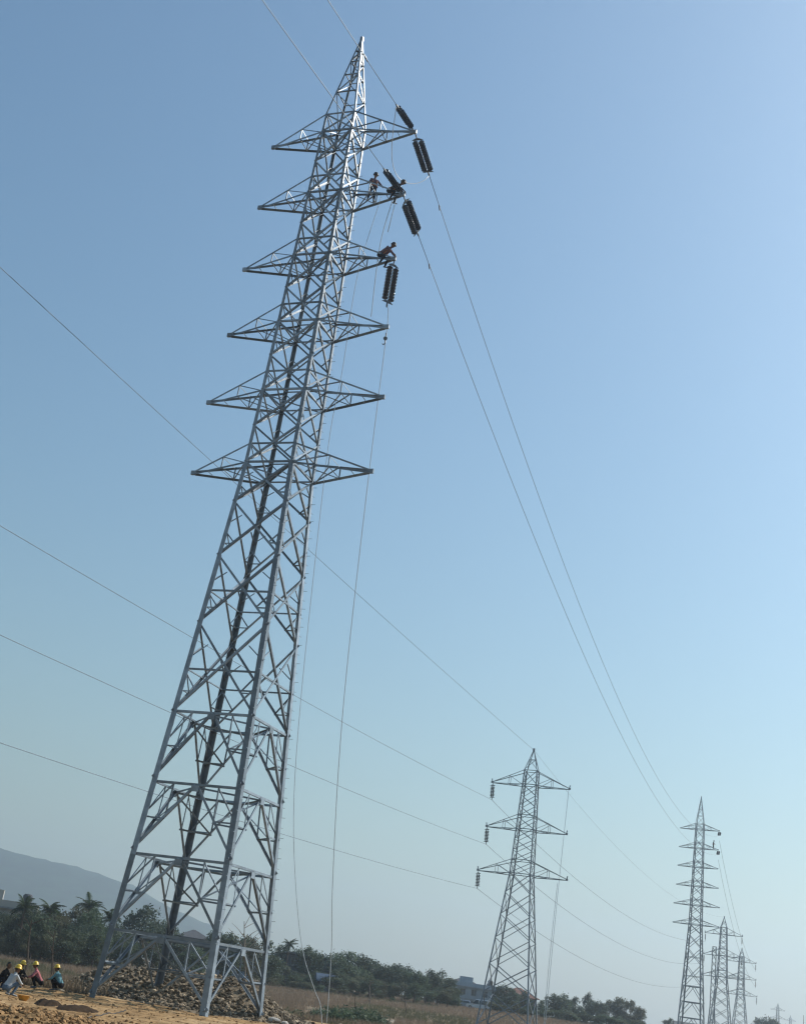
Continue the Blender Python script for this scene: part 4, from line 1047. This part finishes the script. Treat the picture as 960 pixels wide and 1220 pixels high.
# ------------------------------------------------------------------ buildings
GLASS = simple('dark_window_glass', (0.035, 0.045, 0.055), rough=0.12, var=0.1, spec=0.6)
FRAME = simple('painted_window_frame', (0.16, 0.17, 0.18), rough=0.6, var=0.1)
WALLS = {k: simple(k, c, rough=0.9, var=0.15, scale=0.6, spec=0.2) for k, c in {'cream_wall': (0.34, 0.33, 0.30), 'grey_wall': (0.10, 0.11, 0.13), 'blue_wall': (0.06, 0.10, 0.16), 'white_wall': (0.24, 0.30, 0.36), 'pink_wall': (0.30, 0.19, 0.17)}.items()}
ROOFS = {k: simple(k, c, rough=0.8, var=0.2, scale=1.2, spec=0.2) for k, c in {'rust_roof': (0.15, 0.075, 0.055), 'grey_roof': (0.16, 0.17, 0.18), 'blue_sheet_roof': (0.045, 0.075, 0.12), 'concrete_slab': (0.22, 0.23, 0.24), 'dark_roof': (0.07, 0.075, 0.085)}.items()}
def house(px, Y, W_, D_, storeys, wall, roof, rz, label, style='hip', sh=3.0, nwin=3, base=0.0, parapet=False):
    p = gp(px, Y); root = empty('house', (p.x, p.y, p.z + base), rz); tag(root, label, 'house', 'houses beyond the field')
    H = sh * storeys
    MB().box((0, 0, H / 2 - 0.3), (W_, D_, H + 0.6)).build('wall', WALLS[wall], root)
    for s in range(storeys):
        if s:
            MB().box((0, 0, s * sh), (W_ + 0.5, D_ + 0.5, 0.16)).build('floor_band', ROOFS['concrete_slab'], root)
        for i in range(nwin):
            x = (i + 0.5) / nwin * W_ - W_ / 2
            if s == 0 and i == nwin // 2:
                d = MB().box((x, -D_ / 2 - 0.03, 1.05), (1.0, 0.08, 2.1)).build('door', BARK, root)
                MB().box((x + 0.38, -D_ / 2 - 0.09, 1.05), (0.06, 0.06, 0.16)).build('handle', HARD, d); continue
            wn_ = MB().box((x, -D_ / 2 - 0.02, s * sh + 1.6), (1.2, 0.06, 1.25)).build('window', GLASS, root)
            fr = MB()
            for dx in (-0.62, 0, 0.62): fr.box((x + dx, -D_ / 2 - 0.06, s * sh + 1.6), (0.09, 0.08, 1.4))
            for dz in (-0.66, 0.66): fr.box((x, -D_ / 2 - 0.062, s * sh + 1.6 + dz), (1.33, 0.085, 0.09))
            fr.build('frame', FRAME, wn_)
            MB().box((x, -D_ / 2 - 0.25, s * sh + 2.5), (1.6, 0.5, 0.08)).build('sunshade', ROOFS['concrete_slab'], wn_)
        for sx in (-1, 1):
            MB().box((sx * (W_ / 2 + 0.02), 0, s * sh + 1.6), (0.06, 1.2, 1.2)).build('window', GLASS, root)
    o = 0.7
    if style == 'hip':
        a, b = W_ / 2 + o, D_ / 2 + o; rh = 0.3 * min(W_, D_); q = max(0.2, a - b)
        MB().add([(-a, -b, H), (a, -b, H), (a, b, H), (-a, b, H), (-q, 0, H + rh), (q, 0, H + rh), (-a, -b, H - .14), (a, -b, H - .14), (a, b, H - .14), (-a, b, H - .14)],
                 [(0, 1, 5, 4), (1, 2, 5), (2, 3, 4, 5), (3, 0, 4), (6, 7, 1, 0), (7, 8, 2, 1), (8, 9, 3, 2), (9, 6, 0, 3), (9, 8, 7, 6)]).build('roof', ROOFS[roof], root)
    elif style == 'gable':
        a, b = W_ / 2 + o, D_ / 2 + o; rh = 0.35 * D_
        MB().add([(-a, -b, H - .2), (a, -b, H - .2), (a, b, H - .2), (-a, b, H - .2), (-a, 0, H + rh), (a, 0, H + rh)], [(0, 1, 5, 4), (2, 3, 4, 5), (0, 4, 3), (1, 2, 5), (3, 2, 1, 0)]).build('roof', ROOFS[roof], root)
    else:
        rf = MB().box((0, 0, H + 0.12), (W_ + 1.2, D_ + 1.2, 0.24)).build('roof', ROOFS[roof], root)
        if parapet:
            for dx, dy, lx, ly in ((0, -D_ / 2, W_, .15), (0, D_ / 2, W_, .15), (-W_ / 2, 0, .15, D_), (W_ / 2, 0, .15, D_)):
                MB().box((dx, dy, H + 0.7), (lx, ly, 0.9)).build('parapet', WALLS[wall], rf)
            MB().lathe([(0.7, 0), (0.7, 1.1), (0.5, 1.35), (0.2, 1.4)], 12, Matrix.Translation((W_ * .3, 0, H + 1.15))).build('water_tank', ROOFS['dark_roof'], rf)
            MB().box((-W_ * .25, 0, H + 1.4), (3.0, 2.6, 2.3)).build('stair_head', WALLS[wall], rf)
    return root
house(-6, 192, 9, 7, 2, 'cream_wall', 'concrete_slab', rad(12), 'pale house with a flat roof at the left edge behind the palms', 'slab', 3.1, 3, 0, True)
house(221, 228, 4.6, 4.6, 2, 'grey_wall', 'dark_roof', rad(14), 'grey two-storey house with a hipped roof seen through the tower legs', 'hip', 2.9, 2, 0.6)
house(270, 240, 8, 6, 1, 'white_wall', 'grey_roof', rad(5), 'low pale shed seen between the right tower legs', 'gable', 3.0, 3, 1.2)
house(364, 238, 8.5, 7, 2, 'grey_wall', 'concrete_slab', rad(8), 'grey two-storey house with flat slabs hidden in the far trees', 'slab', 2.9, 4, 0)
house(387, 219, 2.6, 3.0, 1, 'grey_wall', 'blue_sheet_roof', rad(10), 'little shed with a bright blue sheet roof below the slab-roofed house', 'gable', 2.0, 2)
house(565, 335, 11.5, 8, 2, 'white_wall', 'concrete_slab', rad(6), 'long pale blue-white building behind the parked cars', 'slab', 2.7, 4, -0.8, True)
house(549, 345, 6.5, 8, 2, 'blue_wall', 'dark_roof', rad(6), 'blue building with a dark roof left of the long pale building', 'hip', 2.8, 3, -0.3)
house(615, 330, 8, 7, 1, 'pink_wall', 'rust_roof', rad(4), 'pink house with a rusty roof behind the middle three-armed tower', 'hip', 3.2, 3, 1.0)
house(816, 330, 5, 5, 1, 'white_wall', 'grey_roof', rad(-5), 'hazy house with a grey gable roof at the foot of the distant six-armed tower', 'gable', 3.0, 3, -0.8)

# ------------------------------------------------------------------ cars
TYRE = simple('tyre_rubber', (0.02, 0.02, 0.02), rough=0.9, var=0.1); RIM = simple('wheel_rim', (0.4, 0.4, 0.42), rough=0.4, metal=0.6, var=0.1)
LAMP = simple('headlamp_glass', (0.6, 0.62, 0.65), rough=0.15, var=0.05)
def car(px, Y, rz, col, label, L_=4.1, van=False):
    p = gp(px, Y); root = empty('parked_car', p, rz); tag(root, label, 'car', 'cars parked in front of the houses')
    paint = simple('car_paint', col, rough=0.3, var=0.03)
    h = L_ / 2; top = 1.85 if van else 1.48
    prof = [(-h, 0.35), (-h, 0.85), (-h + 0.12, 1.0), (-h + 0.35, top - 0.08), (-h + 0.7, top), (h - 1.75, top), (h - 1.05, 0.98), (h - 0.12, 0.86), (h, 0.7), (h, 0.33)]
    n = len(prof); v, f = [], []
    for y, sx in ((-0.84, 1), (-0.70, 1), (0.70, 1), (0.84, 1)):
        for (x, z) in prof:
            inner = abs(y) < 0.8
            zz = z if inner or z < 1.0 else z - 0.10 * (z - 1.0) / 0.5
            yy = y if z < 1.01 else y * (0.86 if not inner else 0.9)
            v.append((x, yy, zz))
    for k in range(3): f += [(k * n + i, k * n + (i + 1) % n, (k + 1) * n + (i + 1) % n, (k + 1) * n + i) for i in range(n)]
    f += [tuple(range(n - 1, -1, -1)), tuple(range(3 * n, 4 * n))]
    body = link('body', mesh('body', v, f), paint, root)
    for sy in (-1, 1):
        y = sy * 0.765
        for (a, b) in ((-h + 0.55, -0.15), (-0.05, h - 1.42)):
            k = 0.25 if b > 0 else 0.0
            y0, y1 = sy * 0.852, sy * 0.735
            MB().add([(a, y0, 1.02), (b + k * 1.2, y0, 1.02), (b - 0.28 if b > 0 else b, y1 + sy * 0.015, top - 0.14), (a + 0.05, y1 + sy * 0.015, top - 0.14), (a, y0 - sy * .06, 1.02), (b + k * 1.2, y0 - sy * .06, 1.02), (b - 0.28 if b > 0 else b, y1 - sy * .05, top - 0.14), (a + 0.05, y1 - sy * .05, top - 0.14)],
                     [(0, 1, 2, 3), (7, 6, 5, 4), (0, 4, 5, 1), (1, 5, 6, 2), (2, 6, 7, 3), (3, 7, 4, 0)]).build('window', GLASS, root)
        for x in (-h + 0.75, h - 0.8):
            M = Matrix.Translation((x, sy * 0.76, 0.32)) @ Matrix.Rotation(rad(90), 4, 'X')
            wv = MB().lathe([(0.2, -0.11), (0.30, -0.11), (0.325, -0.07), (0.325, 0.07), (0.30, 0.11), (0.2, 0.11)], 16, M).build('wheel', TYRE, root, True)
            MB().lathe([(0.05, -0.115), (0.2, -0.105), (0.2, 0.105), (0.05, 0.115)], 12, M).build('rim', RIM, wv)
        MB().box((h - 0.02, sy * 0.6, 0.72), (0.1, 0.32, 0.14)).build('headlight', LAMP, root)
    MB().add([(h - 1.10, -0.68, 1.03), (h - 1.10, 0.68, 1.03), (h - 1.68, 0.6, top - 0.06), (h - 1.68, -0.6, top - 0.06), (h - 1.16, -0.68, 1.0), (h - 1.16, 0.68, 1.0), (h - 1.76, 0.6, top - 0.09), (h - 1.76, -0.6, top - 0.09)],
             [(0, 1, 2, 3), (7, 6, 5, 4), (0, 4, 5, 1), (1, 5, 6, 2), (2, 6, 7, 3), (3, 7, 4, 0)]).build('windscreen', GLASS, root)
car(529, 245, rad(170), (0.62, 0.63, 0.65), 'small white car parked at the right end of the far tree line', 3.6)
car(549, 250, rad(185), (0.16, 0.21, 0.28), 'dark blue-grey car parked between the two white cars', 3.8)
car(570, 240, rad(160), (0.68, 0.69, 0.70), 'larger white car parked just left of the middle three-armed tower', 4.5, True)

# ------------------------------------------------------------------ haze
hz = MB().box((0, 1650, 138), (9000, 4700, 290)).build('haze', None)
hm = bpy.data.materials.new('haze'); hm.use_nodes = True
hm.node_tree.nodes.remove(hm.node_tree.nodes['Principled BSDF'])
pvn = hm.node_tree.nodes.new('ShaderNodeVolumePrincipled'); pvn.inputs['Color'].default_value = (0.755, 0.88, 1.0, 1); pvn.inputs['Density'].default_value = 0.00038; pvn.inputs['Anisotropy'].default_value = 0.65
hm.node_tree.links.new(pvn.outputs[0], hm.node_tree.nodes['Material Output'].inputs['Volume'])
hz.data.materials.append(hm)
tag(hz, 'pale blue-grey air haze over the whole landscape', 'haze', kind='stuff')
